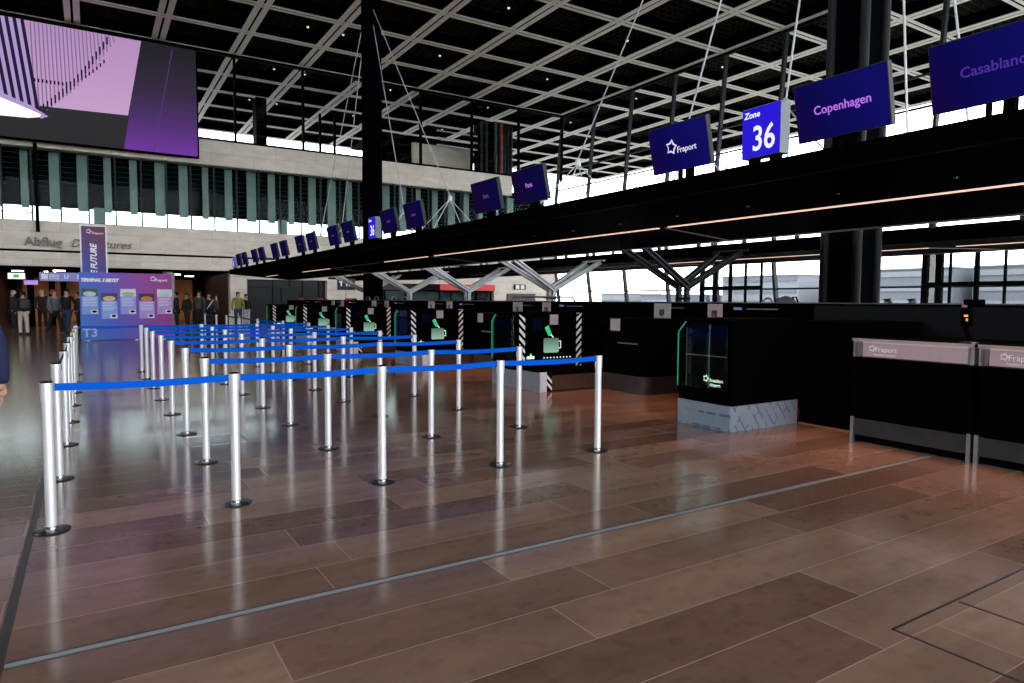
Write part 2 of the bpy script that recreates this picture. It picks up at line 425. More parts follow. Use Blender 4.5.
# upper pavilion seen through that glass
pav = structure(B(20.6, 25.6, 47, 47.3, 9.5, 13.2).obj('wall_pavilion', STONE))
structure(B(17.6, 26.0, 46, 52, 13.2, 13.4).obj('pavilion_roof', BRONZE))
structure(MB().box(17.8, 20.6, 47.2, 47.4, 9.5, 13.2).box(21.5, 24.0, 46.6, 46.9, 9.5, 11.0).obj('pavilion_opening', BLACKM))
REDP = mat('red_painted_duct', (0.16, 0.015, 0.01), 0.5, noise=0.1); GRNP = mat('green_painted_duct', (0.02, 0.08, 0.05), 0.5, noise=0.1)
SHAFT = empty('service_shaft', (26, 44.5, 9.5), 0, 'tall shaft of red, green and grey vertical pipes behind the upper glass', 'shaft')
mb = MB()
for i, xx in enumerate((-0.9, -0.5, 1.1, 1.4, 1.7)): mb.lathe([(0.09, 0), (0.09, 5.3)], xx, 0, 10)
mb.obj('grey_pipes', STEELG, SHAFT)
MB().lathe([(0.17, 0), (0.17, 5.4)], 0.7, -0.1, 12).obj('red_pipe', REDP, SHAFT)['label'] = 'red vertical pipe'
MB().lathe([(0.12, 0), (0.12, 5.4)], 0.3, 0, 12).obj('green_pipe', GRNP, SHAFT)['label'] = 'green vertical pipe'
B(-1.3, 2.0, 0.3, 0.5, 0, 5.5).obj('back_panel', BRONZE, SHAFT)
mb = MB()
for k in range(3, 6): mb.box(-4.6, -1.3, -0.1, 0.0, 1.6+k*0.5, 1.68+k*0.5)
mb.obj('louvre', GREYP, SHAFT)

# recess under the far wall (left): dark ceiling, brown side wall, back wall
structure(B(-24, 6.95, YW+0.4, 58, 3.05, 3.14).obj('ceiling_recess', BLACKM))
structure(B(6.95, 7.15, YW+0.8, 58, 0, 3.14).obj('wall_recess_right', BROWNW))
structure(B(-24, 7, 58, 58.2, 0, 3.14).obj('wall_recess_back', BROWNW))
structure(B(-4.6, -4.3, 44, 58, 0, 3.14).obj('wall_recess_left', BROWNW))
tp = tag(B(-3.6, -1.6, 52.8, 52.95, 0.0, 2.8).obj('timber_panel', ORANGEW), 'orange timber wall panel behind the pair of people at far left', 'wall panel', 'timber panels in the recess')
tp = tag(B(-1.3, 3.2, 54, 54.15, 0.0, 3.04).obj('timber_panel', ORANGEW), 'wide orange timber panel above the shop behind the grey jacketed man', 'wall panel', 'timber panels in the recess')
tp = tag(B(5.05, 6.2, 53, 53.15, 0.0, 2.85).obj('timber_panel', ORANGEW), 'orange timber panel right of the purple information board', 'wall panel', 'timber panels in the recess')
structure(MB().lathe([(0.32, 0), (0.32, 3.14)], 3.85, 43.2, 24).obj('trim_10', TEALP))
structure(B(-2.75, -2.45, 43, 43.3, 0, 3.1).obj('trim_11', BLACKM)); structure(B(-1.95, -1.65, 46, 46.3, 0, 3.1).obj('trim_12', BLACKM))
lmp = mat('recess_lamp', (1, 0.9, 0.8), 0.4, emit=(1, 0.8, 0.6), estr=7.0)
for i, (xx, yy) in enumerate(((-1.9, 47), (-1.4, 45), (-0.6, 50), (0.5, 46), (4.6, 47), (5.7, 50), (-3.4, 47))):
    tag(MB().lathe([(0.28, 3.0), (0.28, 3.05)], xx, yy, 16).obj('ceiling_light', lmp), 'round warm light in the low ceiling of the far passage', 'ceiling light', 'round lights in the far passage')

# dark glazed doors in the far wall
d1 = empty('door_1', (0, YW+0.3, 0)); structure(d1)
B(7.87, 12.61, 0.15, 0.2, 0, 2.69).obj('door_glass', DOORG, d1)
mb = MB()
for x in (7.87, 9.4, 10.4, 11.2, 12.2): mb.box(x, x+0.08, 0, 0.12, 0, 2.69)
mb.box(7.87, 12.61, 0, 0.12, 2.2, 2.28).box(9.9, 10.9, 0.02, 0.1, 1.4, 2.2)
mb.obj('door_frame', STEELG, d1)
structure(B(12.0, 30, 44.5, 44.7, 0, 3.1).obj('wall_shop', mat('dark_blue_wall', (0.008, 0.012, 0.018), 0.3, noise=0.3)))
w3 = empty('window_3', (0, YW+0.2, 0)); structure(w3)
mb = MB()
for x in (20.5, 21.4, 22.5, 23.4, 24.6, 18.0, 16.5): mb.box(x-0.05, x+0.05, 0, 0.1, 0, 2.2)
mb.box(14.95, 24.75, 0, 0.1, 2.1, 2.2)
mb.obj('window_frame', BRONZE, w3)
B(14.95, 24.75, 0.1, 0.12, 0, 2.1).obj('pane', GLASST, w3)
rs = empty('shop_sign', (0, YW-0.05, 0), 0, 'long red sign band with white lettering on the far cream wall', 'sign')
B(20.4, 24.75, -0.08, 0, 2.2, 2.62).obj('sign_panel', REDS, rs)
mb = MB()
for i in range(5): mb.box(22.1+i*0.17, 22.1+i*0.17+0.11, -0.1, -0.08, 2.33, 2.49)
mb.obj('lettering', GLOWWHITE, rs)
# opening and notice in the cream wall at the far corner
structure(MB().box(25.8, 28.3, YW-0.05, YW, 0, 2.02).obj('door_2', BROWNW))
nb = empty('notice_board', (26.9, YW-0.04, 2.5), 0, 'small dark frame with two white notices on the far cream wall', 'notice board')
B(-0.5, 0.5, -0.06, 0, -0.18, 0.2).obj('frame', BLACKM, nb)
for s in (-1, 1): B(s*0.22-0.16, s*0.22+0.16, -0.07, -0.06, -0.14, 0.15).obj('notice', GLOWWHITE, nb)

# 'Abflug Departures' relief lettering
LET = mat('grey_letter_metal', (0.17, 0.16, 0.145), 0.5, 0.2, noise=0.15)
lt = empty('wall_lettering', (0, YW, 4.35), 0, 'grey metal words Abflug Departures on the cream stone band', 'lettering')
text_mesh('word', 'Abflug', 0.62, LET, lt, depth=0.05, align='LEFT', loc=(-2.72, -0.07, 0.0), rot=(PI/2, 0, 0), bold=0.012)
text_mesh('word', 'Departures', 0.60, LET, lt, shear=0.35, depth=0.05, align='LEFT', loc=(-0.78, -0.07, 0.0), rot=(PI/2, 0, 0), width=2.75)
hp = tag(B(-1.99, -1.83, 41.84, 41.98, 4.86, 9.3).obj('hanging_pole', BRONZE), 'thin black pole hanging in front of the far glazing at left', 'pole')
hp.data.transform(Matrix.Translation((-0.22, 0, 0)))

# right glass front: inclined posts, rails, glass
w4 = empty('window_4', (0, 0, 0)); structure(w4)
mbp = MB(); mbr = MB()
for n in range(0, 12):
    y = YW-S*n
    if abs(y-26.5) < 0.5 or True:
        pts = [(XR+0.05, y, ZC), (XR-0.55, y, 9.0), (XR-0.5, y, 3.6), (XR+0.05, y, 0.0)]
        for a, b in zip(pts[:-1], pts[1:]): mbp.beam(a, b, 0.14, 0.24, upv=(1, 0, 0))
mbp.obj('window_post', STEELG, w4)
for z, x in ((2.2, XR-0.2), (5.6, XR-0.45), (9.8, XR-0.45), (11.2, XR-0.3)): mbr.beam((x, -4, z), (x, YW, z), 0.08, 0.09)
mbr.obj('window_rail', STEELG, w4)
MB().add([(XR+0.2, -4, 0), (XR+0.2, YW, 0), (XR+0.2, YW, ZC), (XR+0.2, -4, ZC)], [(0, 1, 2, 3)]).obj('pane', GLASS, w4)

def vestibule(y0, y1, n):
    d = empty('door_%d' % n, (0, 0, 0)); structure(d)
    x = XR-1.1
    B(x, XR, y1-0.03, y1, 0, 4.2).obj('side_panel', GLASSV, d)
    mb = MB().box(x-0.1, x+0.1, y1-0.12, y1+0.1, 0, 4.4).box(XR-0.1, XR+0.12, y1-0.15, y1+0.15, 0, 4.4)
    k = int(round((y1-y0)/0.97)); st = (y1-y0)/k
    for i in range(1, k+1):
        w = 0.14 if i % 3 == 2 else 0.06
        mb.box(x-0.08, x+0.08, y1-i*st-w/2, y1-i*st+w/2, 0, 4.4)
    mb.box(x-0.08, x+0.08, y0, y1, 2.2, 2.36).box(x-0.08, x+0.08, y0, y1, 4.2, 4.4)
    mb.obj('door_frame', BRONZE, d)
    B(x-0.01, x+0.01, y0, y1, 0, 4.2).obj('door_glass', GLASS, d)
vestibule(22.9, 26.9, 3); vestibule(8.0, 14.8, 4)

# buildings outside
def building(name, x0, x1, y0, y1, h, m, label, bands=True):
    e = empty(name, (0, 0, -0.22), 0, label, 'building', None)
    B(x0, x1, y0, y1, 0, h).obj('wall', m, e)
    if bands:
        mb = MB(); z = 1.3
        while z < h-0.5: mb.box(x0-0.15, x0, y0+0.5, y1-0.5, z, z+0.7); z += 2.0
        mb.obj('window_band', BLDG if m is BLDG2 else BLDG2, e)
    B(x0-0.2, x1, y0-0.1, y1+0.1, h, h+0.2).obj('roof_edge', BLDG2, e)
building('low_building', 100, 116, 99, 108, 3.0, BLDG, 'long low grey building outside, left of the nearest V shaped support')
building('low_building', 100, 110, 112, 121, 3.3, BLDG2, 'small pale grey building outside behind the second V shaped support')
building('office_building', 100, 125, 70, 86, 6.2, BLDG2, 'pale grey building outside behind the left glass vestibule')
building('office_building', 100, 125, 58, 66, 5.2, BLDG2, 'pale block outside left of the thick black column')
building('office_building', 96, 125, 44.5, 57, 6.3, BLDG, 'blue grey block outside just right of the thick black column')
building('office_building', 126, 135, 60, 70, 5.0, BLDG2, 'low light block outside showing right beside the column')
building('office_building', 98, 125, 5, 43, 6.4, BLDG, 'long grey building outside behind the right hand door frames')

# ================================================================== COLUMNS, CANOPIES, RODS
def column(x, y, label):
    e = empty('column', (x, y, 0), 0, label, 'column', 'tall black columns')
    B(-0.27, 0.27, -0.27, 0.27, 0, 17).obj('shaft', COLM, e, bevel=0.03)
    mb = MB()
    for a, b in ((-0.27, -0.27), (0.27, -0.27), (0.27, 0.27), (-0.27, 0.27)): mb.lathe([(0.07, 0), (0.07, 17)], a, b, 14)
    mb.obj('corner_pipe', mat('pipe_dark', (0.006, 0.008, 0.009), 0.5, spec=0.12) if y < 10 else COLM, e, smooth=True)
    mb = MB().box(-0.5, 0.5, -0.5, 0.5, 14.6, 14.75)
    mb.obj('bracket', COLM, e)
    return e
column(10.3, 6.3, 'thick black column on the right behind the Copenhagen screen')
column(10.3, 27.7, 'tall black column left of the middle, in front of the upper stone band')

def canopy(x_out, x_in, z_ob, z_ot, z_in, z_it, x_strip, name, label, segs):
    y0, y1 = -1.0, 36.1
    e = empty('canopy', (0, 0, 0), 0, label, 'canopy', 'check-in canopies')
    n = (x_in-x_out)
    def zb(x): return z_ob + (z_in-z_ob)*(x-x_out)/n
    MB().prism([(x_out, z_ob+0.001), (x_in, z_in+0.001), (x_in, z_it), (x_out, z_ot)], 'y', y0, y1).obj('body', CANOPYB, e)
    s = 0.02 if x_in > x_out else -0.02
    a, b = sorted((x_out-s, x_out)); 
    B(a, b, y0, y1, z_ob, z_ot).obj('fascia', CANOPYB, e)
    a, b = sorted((x_out-2*s, x_out-s)); B(a, b, y0, y1, z_ob+0.0, z_ob+0.012).obj('edge_trim', BRONZE, e)
    w = 0.02
    for (a, b, lit) in segs:
        z = zb(x_strip)
        o = B(x_strip-w, x_strip+w, a, b, z-0.012, z+0.01).obj('light_strip', STRIPE if lit else STRIPH, e)
    z1 = zb(x_strip)
    return e, zb
cf, zbf = canopy(5.95, 8.85, 2.745, 2.965, 2.52, 2.80, 7.39, 'canopy', 'long black canopy over the nearer check-in counters carrying the row of screens',
    [(-1, 7.4, 1), (7.6, 15.5, 1), (15.9, 18.9, 1), (24.2, 27.9, 1), (32.3, 34.6, 1), (19.2, 23.9, 0)])
cb, zbb = canopy(17.5, 11.75, 2.725, 2.95, 2.52, 2.70, 14.1, 'canopy', 'second black canopy behind the V shaped supports, over the far side counters',
    [(-1, 6.5, 1), (7, 14.5, 1), (15, 26, 0)])
# transverse seams with light
for (e, zb, xa, xb, ys_) in ((cf, zbf, 7.42, 8.85, (7.5, 15.75, 24.0)), (cb, zbb, 14.1, 17.5, (7.0, 15.0))):
    for yy in ys_:
        MB().beam((xa, yy, zb(xa)-0.004), (xb, yy, zb(xb)-0.004), 0.03, 0.012).obj('seam', STRIPH, e)
# pale rear edge trims of the canopies
MB().box(8.86, 8.90, -1, 36.1, 2.50, 2.54).obj('rear_trim', GREYP, cf); MB().box(17.53, 17.57, -1, 36.1, 2.70, 2.73).obj('rear_trim', STRIPH, cb)
# small downlights in the front canopy (warm)
dl = mat('warm_lamp_glass', (0.05, 0.04, 0.035), 0.4)
yy = 2.0
mbd = MB(); WARM = []
while yy < 36:
    WARM.append(yy); mbd.lathe([(0.025, zbf(6.8)-0.012), (0.025, zbf(6.8)+0.01)], 6.8, yy, 12); yy += 4.65/4
dlo = mbd.obj('recessed_lamps', dl, cf)
for i, yy in enumerate(WARM):
    ld = bpy.data.lights.new('canopy_lamp_light', 'SPOT'); ld.energy = 95; ld.color = (1.0, 0.42, 0.20); ld.spot_size = math.radians(106); ld.spot_blend = 1.0; ld.shadow_soft_size = 0.12
    lo = bpy.data.objects.new('canopy_lamp_light', ld); COL.objects.link(lo); lo.location = (7.2, yy, zbf(7.2)-0.05); lo.rotation_euler = (0, math.radians(8), 0)
    lo.parent = cf
# cable tray with fittings in the gap between the canopies
tray = empty('cable_tray', (10.3, 0, 2.60), 0, 'black cable tray running in the gap above the V shaped supports', 'cable tray')
B(0.55, 1.15, -1, 36, 0.0, 0.07).obj('tray', BLACKM, tray)
mb = MB(); ys_ = -0.5
while ys_ < 36: mb.box(0.52, 0.58, ys_, ys_+0.07, 0.05, 0.24); ys_ += 1.16
mb.obj('hanger', STEELG, tray)
mb = MB(); ys_ = 0.3
while ys_ < 36: mb.box(0.54, 0.60, ys_, ys_+0.05, 0.07, 0.13); ys_ += 3.1
mb.obj('red_box', REDP, tray)['label'] = 'small red boxes'

def vsupport(k):
    y = 9.87+4.65*k
    names = ['nearest dark V shaped roof support above the counters', 'second V shaped grey roof support, left of the nearest one',
             'third V shaped grey roof support, below the red sign', 'fourth V shaped grey roof support, right of the tall column', 'fifth V shaped roof support, close to the tall column']
    e = empty('v_support', (10.3, y, 0), 0, names[k], 'roof support', 'V shaped supports of the canopies')
    m = STEELG if k == 0 else GREYP  # darker metal on the nearest support stands in for its shade
    mb = MB()
    for s in (-1, 1): mb.box(-0.05, 0.05, s*0.11-0.04, s*0.11+0.04, 0, 1.93)
    mb.box(-0.06, 0.06, -0.15, 0.15, 1.55, 1.60); mb.obj('post', m, e)
    for sx_ in (-1, 1):
        a = MB()
        for s in (-1, 1):
            p = Vector((0, s*0.13, 1.86)); q = Vector((sx_*1.42, s*0.30, 2.62))
            a.beam(p, q, 0.11, 0.035); 
            a.beam(p+Vector((0, 0, -0.05)), q+Vector((0, 0, -0.05)), 0.02, 0.09); a.beam(p+Vector((0, 0, -0.10)), q+Vector((0, 0, -0.10)), 0.09, 0.02)
        a.obj('arm', m, e)
    MB().beam((-1.42, -0.45, 2.60), (-1.42, 0.45, 2.60), 0.09, 0.05).obj('head_plate', m, e)
    MB().beam((1.42, -0.45, 2.60), (1.42, 0.45, 2.60), 0.09, 0.05).obj('head_plate', m, e)
for k in range(5): vsupport(k)

# suspension rods: spiders fixed to the columns
def spider(y, ztop, ycol, label, zn=4.9):
    e = empty('suspension_rod', (10.3, y, zn), 0, label, 'suspension rod', 'tie rods holding the canopies')
    top = Vector((0, ycol-y, ztop-zn))
    MB().tube([(0, 0, 0.1), top], 0.017, 6).obj('rod', GREYP, e)
    MB().lathe([(0.02, -0.12), (0.07, -0.06), (0.07, 0.06), (0.02, 0.14)], 0, 0, 10).obj('node', GREYP, e, smooth=True)
    for sx_ in (-1, 1):
        for sy in (-1, 1):
            MB().tube([(0, 0, 0), (sx_*1.6, sy*1.0, 2.88-zn)], 0.015, 6).obj('strut', GREYP, e)
spider(13.43, 14.2, 6.6, 'thin rod fan above the row of paired screens, right of centre')
spider(9.86, 14.2, 6.5, 'thin pale rod rising behind the white star logo screen')
spider(7.57, 14.0, 6.4, 'thin pale rod rising behind the Zone 36 sign')
spider(5.45, 14.0, 6.15, 'thin upright rod between the Copenhagen and Casablanca screens', 3.4)
spider(4.6, 14.0, 6.1, 'thin rod rising behind the Casablanca screen', 3.4)
spider(20.41, 13.6, 27.5, 'thin rod fan sloping up to the tall column, right of it')
spider(24.3, 13.3, 27.6, 'steep thin rod just right of the tall column')
spider(31.8, 13.3, 28.4, 'steep thin rod just left of the tall column')
spider(35.3, 13.6, 28.5, 'long thin rod sloping down left from the tall column')

# ceiling downlights (lattice)
n = 0
for gx in range(-1, 4):
    for off in (0.0, 1.87):
        for gy in range(-1, 4):
            x = 9.98+7.57*gx+off; y = 28.5+7.57*gy
            if gx == -1 and off > 0 or gx == -1 and gy < 1: continue
            e = tag(MB().lathe([(0.05, ZC+0.13), (0.07, ZC+0.19)], x, y, 12).obj('ceiling_downlight', LAMPW), 'tiny white downlight among the black ceiling coffers', 'ceiling light', 'downlights in the grid ceiling')

# ================================================================== SCREENS
SCRG = gradmat('screen_blue_violet', [(0.0, (0.03, 0.004, 0.075)), (0.5, (0.010, 0.008, 0.16)), (1.0, (0.010, 0.012, 0.22))], 'Y', -0.46, 0.46, emit=0.75, second=('Z', -0.6))
SCRD = gradmat('screen_dark_navy', [(0.0, (0.020, 0.008, 0.06)), (1.0, (0.008, 0.006, 0.10))], 'Y', -0.46, 0.46, emit=0.42)
TXTP = emis('screen_text_lilac', (0.50, 0.17, 0.85), 1.0)
TXTD = emis('screen_text_dim', (0.075, 0.03, 0.33), 0.9)
TXTW = emis('screen_text_white', (0.85, 0.75, 1.0), 0.9)
TXTF = emis('screen_text_far', (0.12, 0.09, 0.36), 0.7)
GRADG = {}
RX = Matrix(((0, 0, -1, 0), (-1, 0, 0, 0), (0, 1, 0, 0), (0, 0, 0, 1)))   # text plane xy -> faces -X (reads towards -Y)
def screen(y, word, label, near=True, tm=None, logo=False, grp='destination screens on the canopy'):
    e = empty('destination_screen', (6.02, y, 2.965), 0, label, 'screen', grp)
    pv = Matrix.Translation((0, 0, 0.115)) @ Matrix.Rotation(math.radians(-12.0), 4, 'Y')
    def put(o): o.data.transform(pv); return o
    put(B(-0.02, 0.05, -0.46, 0.46, 0.0, 0.545).obj('housing', STEELG, e, bevel=0.006))
    me = put(MB().box(-0.024, -0.02, -0.45, 0.45, 0.01, 0.535).obj('display', SCRG_ if near else SCRD_, e))
    if logo:
        logo_mesh('logo', 0.20, TXTW, e, pv @ Matrix.Translation((-0.026, 0.10, 0.285)) @ RX)
        o = text_mesh('lettering', word, 0.098, TXTW, e, shear=0.1, depth=0.001, align='LEFT', bold=0.001); o.data.transform(pv @ Matrix.Translation((-0.027, 0.02, 0.235)) @ RX)
    elif word == '-':
        t_ = MB(); xx = -0.11
        for q in range(6):
            t_.box(-0.027, -0.025, xx, xx+0.022, 0.25, 0.285 + 0.012*((q*5) % 3 == 0)); xx += 0.036
        o = t_.obj('lettering', tm, e); put(o)
    elif word:
        o = text_mesh('lettering', word, 0.112 if near else 0.10, tm, e, shear=0.0, depth=0.001, bold=0.0012); o.data.transform(pv @ Matrix.Translation((-0.027, -0.02, 0.27)) @ RX)
    B(0.0, 0.07, -0.13, -0.05, 0.0, 0.14).obj('stand', BLACKM, e); B(0.0, 0.07, 0.05, 0.07, 0.0, 0.14).obj('cable', BLACKM, e)
    MB().tube([(0.06, -0.09, 0.04), (0.10, -0.09, 0.18)], 0.02, 8).obj('bracket', GREYP, e)
    return e
# near and far gradients measured across each screen's own width (the display is built around y = 0)
SCRG_ = gradmat('screen_picture', [(0.0, (0.012, 0.012, 0.28)), (0.55, (0.010, 0.007, 0.17)), (1.0, (0.035, 0.004, 0.085))], 'Y', -0.46, 0.62, emit=0.4, second=('Z', -0.35))
SCRD_ = gradmat('screen_picture_far', [(0.0, (0.010, 0.008, 0.13)), (1.0, (0.022, 0.006, 0.06))], 'Y', -0.46, 0.46, emit=0.36, second=('Z', -0.3))
screen(2.54, 'Casablanca', 'large blue screen reading Casablanca at the right edge', True, TXTD)
screen(3.79, 'Copenhagen', 'large blue screen reading Copenhagen over the thick black column', True, TXTP)
screen(5.82, 'Fraport', 'blue screen with a white star logo, left of the Zone 36 sign', True, TXTW, logo=True)
screen(9.03, 'Paris', 'dark blue screen reading Paris, right one of the pair nearest the camera', False, TXTP)
screen(10.40, 'Paris', 'dark blue screen reading Paris, left one of the pair nearest the camera', False, TXTF)
screen(13.52, '-', 'dark screen, right one of the pair beside the tall column', False, TXTF)
screen(14.95, '-', 'dark screen, left one of the pair right of the tall column', False, TXTF)
words = [(17.86, 'first screen left of the tall column'), (19.19, 'second screen left of the tall column'), (21.42, 'third screen left of the tall column'), (22.79, 'fourth screen left of the tall column'),
         (25.0, 'fifth screen left of the tall column'), (26.42, 'sixth screen left of the tall column'), (28.72, 'seventh screen left of the tall column'), (30.11, 'eighth screen left of the tall column'),
         (32.27, 'ninth screen left of the tall column'), (33.63, 'tenth and last screen at the far canopy end')]
for i, (y, l) in enumerate(words): screen(y, '-' if i < 4 else None, 'small dark ' + l, False, TXTF)

def zone_sign(y, label, n='36', w=0.475):
    e = empty('zone_sign', (6.0, y, 2.965), 0, label, 'sign', 'lit zone number boxes')
    B(0.0, 0.15, -w/2, w/2, 0.075, 0.60).obj('box', mat('sign_box_grey', (0.13, 0.155, 0.175), 0.5, noise=0.05), e, bevel=0.004)
    B(-0.006, 0.0, -w/2+0.005, w/2-0.005, 0.082, 0.592).obj('lit_face', emis('zone_blue', (0.022, 0.012, 0.66), 1.0), e)
    wt = emis('zone_white', (0.9, 0.9, 1.0), 1.0)
    o = text_mesh('zone_number', n, 0.36, wt, e, depth=0.001, bold=0.005, width=0.27); o.data.transform(Matrix.Translation((-0.009, -0.04, 0.255)) @ RX)
    o = text_mesh('lettering', 'Zone', 0.09, wt, e, depth=0.001, bold=0.002, shear=0.1); o.data.transform(Matrix.Translation((-0.009, 0.11, 0.52)) @ RX)
    for s in (-1, 1): B(0.04, 0.12, s*0.13-0.05, s*0.13+0.05, 0, 0.08).obj('stand', BLACKM, e)
zone_sign(4.70, 'lit blue box sign reading Zone 36 beside the Copenhagen screen')
zone_sign(16.18, 'small lit blue and white Zone 36 box in front of the tall column')
zone_sign(35.3, 'tiny pale blue and white zone box at the far end of the canopy', '35')

# ------------------------------------------------------------------ video wall
vw = empty('video_wall', (0, 41.3, 0), 0, 'huge hanging video wall showing lilac stripes, grey and purple panels', 'screen')
B(-11.5, 5.36, 0.0, 0.35, 9.30, 15.14).obj('housing', BLACKM, vw)
VY = -0.012
def vp(name, pts, m, layer=0):
    y = VY - 0.004*layer
    MB().prism(pts, 'y', y-0.003, y).obj(name, m, vw)
VG = gradmat('video_grey', [(0.0, (0.030, 0.030, 0.034)), (1.0, (0.040, 0.040, 0.044))], 'Z', 9.3, 15, emit=0.9)
VPK = gradmat('video_pink', [(0.0, (0.56, 0.35, 0.58)), (1.0, (0.46, 0.27, 0.50))], 'Z', 11, 15, emit=1.0)
VPU = gradmat('video_purple', [(0.0, (0.17, 0.045, 0.36)), (0.3, (0.085, 0.035, 0.17)), (0.6, (0.040, 0.028, 0.060)), (1.0, (0.020, 0.019, 0.024))], 'Z', 9.3, 14.6, emit=0.95)
vp('background', [(-11.4, 9.36), (5.28, 9.36), (5.28, 15.08), (-11.4, 15.08)], VG)
vp('pink_area', [(-5.0, 11.03), (-1.26, 11.03), (1.97, 11.11), (2.67, 15.06), (-5.0, 15.06)], VPK, 1)
vp('purple_panel', [(1.74, 9.36), (5.28, 9.36), (5.28, 15.08), (2.67, 15.06)], VPU, 2)
vp('glow_line', [(3.08, 9.4), (3.13, 9.4), (4.17, 14.95), (4.13, 14.95)], emis('video_line', (0.10, 0.045, 0.19), 0.9), 3)
VD = emis('video_stripe_dark', (0.022, 0.014, 0.045), 0.9); VL = emis('video_stripe_light', (0.46, 0.34, 0.66), 0.9); VWt = emis('video_white', (1.0, 0.93, 1.0), 1.2)
# bundle of slanted dark stripes at left
mb = MB(); mbl = MB()
def stripe(mbx, x_top, z_top, x_bot, z_bot, w, layer):
    y = VY-0.004*layer
    mbx.prism([(x_bot, z_bot), (x_bot+w, z_bot), (x_top+w, z_top), (x_top, z_top)], 'y', y-0.003, y)
mbl.prism([(-6.5, 11.6), (-2.0, 10.55), (-2.36, 15.06), (-6.5, 15.06)], 'y', VY-0.012, VY-0.009)
for i in range(12):
    xt = -2.50-0.31*i; xb = -1.98-0.31*i
    stripe(mb, xt, 15.06, xb, 10.62+0.14*i, 0.15, 4)
mbl.obj('light_field', VL, vw); mb.obj('dark_stripes', VD, vw)
# lens of fine vertical stripes bounded by a rising arc
mb = MB(); mbd2 = MB()
arc = [(-1.95, 10.5), (-1.2, 11.2), (-0.5, 11.9), (0.1, 12.7), (0.7, 13.6), (1.2, 14.4), (1.6, 15.0)]
def arcz(x):
    for (a, za), (b, zb_) in zip(arc[:-1], arc[1:]):
        if a <= x <= b: return za+(zb_-za)*(x-a)/(b-a)
    return 15.0
i = 0; x = -2.05
while x < 1.5:
    z0 = arcz(max(x, -1.95)); stripe(mb, x-0.08, 15.04, x, z0, 0.055, 3)
    z1 = 12.25 + 0.55*max(0, x+0.9)**1.6
    for (zc, hh) in ((z0+0.18+0.12*(x+2), 0.20), (z1, 0.09)):
        if zc < 15 and z0 < zc+0.3: mbd2.box(x+0.0, x+0.075, VY-0.022, VY-0.019, zc-hh, min(zc+hh, 15.04))
    x += 0.165
mb.obj('fine_stripes', emis('video_fine', (0.24, 0.16, 0.34), 0.9), vw); mbd2.obj('dark_dashes', VD, vw)
vp('white_ellipse', [(-5.5, 11.7), (-3.42, 11.2), (-2.25, 10.78), (-1.80, 10.60), (-1.86, 10.46), (-2.3, 10.36), (-3.45, 10.32), (-5.5, 10.5)], VWt, 6)
vp('ellipse_rim', [(-5.5, 11.95), (-3.42, 11.45), (-2.2, 10.98), (-1.5, 10.55), (-1.80, 10.40), (-2.25, 10.78), (-5.5, 11.7)], VL, 5)

# ================================================================== FREE STANDING BOARD AND BANNER
BY = 28.4
PB = gradmat('print_blue_purple', [(0.0, (0.02, 0.17, 0.62)), (0.45, (0.05, 0.09, 0.56)), (0.75, (0.20, 0.035, 0.40)), (1.0, (0.30, 0.015, 0.27))], 'X', -1.5, 1.5, second=('Z', 0.35))
bd = empty('information_board', (1.17, BY, 0), 0, 'wide blue to purple information board headed TERMINAL 3 BIETET', 'information board')
B(-1.47, 1.47, -0.03, 0.12, 0.02, 2.44).obj('board', PB, bd)
text_mesh('heading', 'TERMINAL 3 BIETET', 0.16, GLOWWHITE, bd, shear=0.35, depth=0.002, align='LEFT', loc=(-1.44, -0.036, 2.16), rot=(PI/2, 0, 0), bold=0.010, width=1.18)
o = text_mesh('lettering', 'Fraport', 0.13, GLOWWHITE, bd, shear=0.2, depth=0.002, align='LEFT', loc=(0.90, -0.036, 2.20), rot=(PI/2, 0, 0), bold=0.003)
logo_mesh('logo', 0.24, GLOWWHITE, bd, Matrix.Translation((0.84, -0.036, 2.25)) @ Matrix.Rotation(PI/2, 4, 'X'))
text_mesh('large_lettering', 'T3', 0.42, mat('print_pale_blue', (0.35, 0.48, 0.75), 0.6), bd, depth=0.002, align='LEFT', loc=(-1.42, -0.036, 0.27), rot=(PI/2, 0, 0), bold=0.01)
PANEL = [mat('print_panel_%d' % i, c, 0.6, noise=0.05) for i, c in enumerate([(0.20, 0.34, 0.72), (0.22, 0.36, 0.78), (0.30, 0.32, 0.80), (0.42, 0.30, 0.74), (0.48, 0.27, 0.66)])]
PIC = [((0.03, 0.10, 0.07), (0.55, 0.62, 0.66)), ((0.05, 0.04, 0.03), (0.68, 0.52, 0.34)), ((0.75, 0.78, 0.76), (0.40, 0.50, 0.30)), ((0.02, 0.02, 0.02), (0.62, 0.18, 0.05)), ((0.70, 0.72, 0.80), (0.50, 0.62, 0.60))]
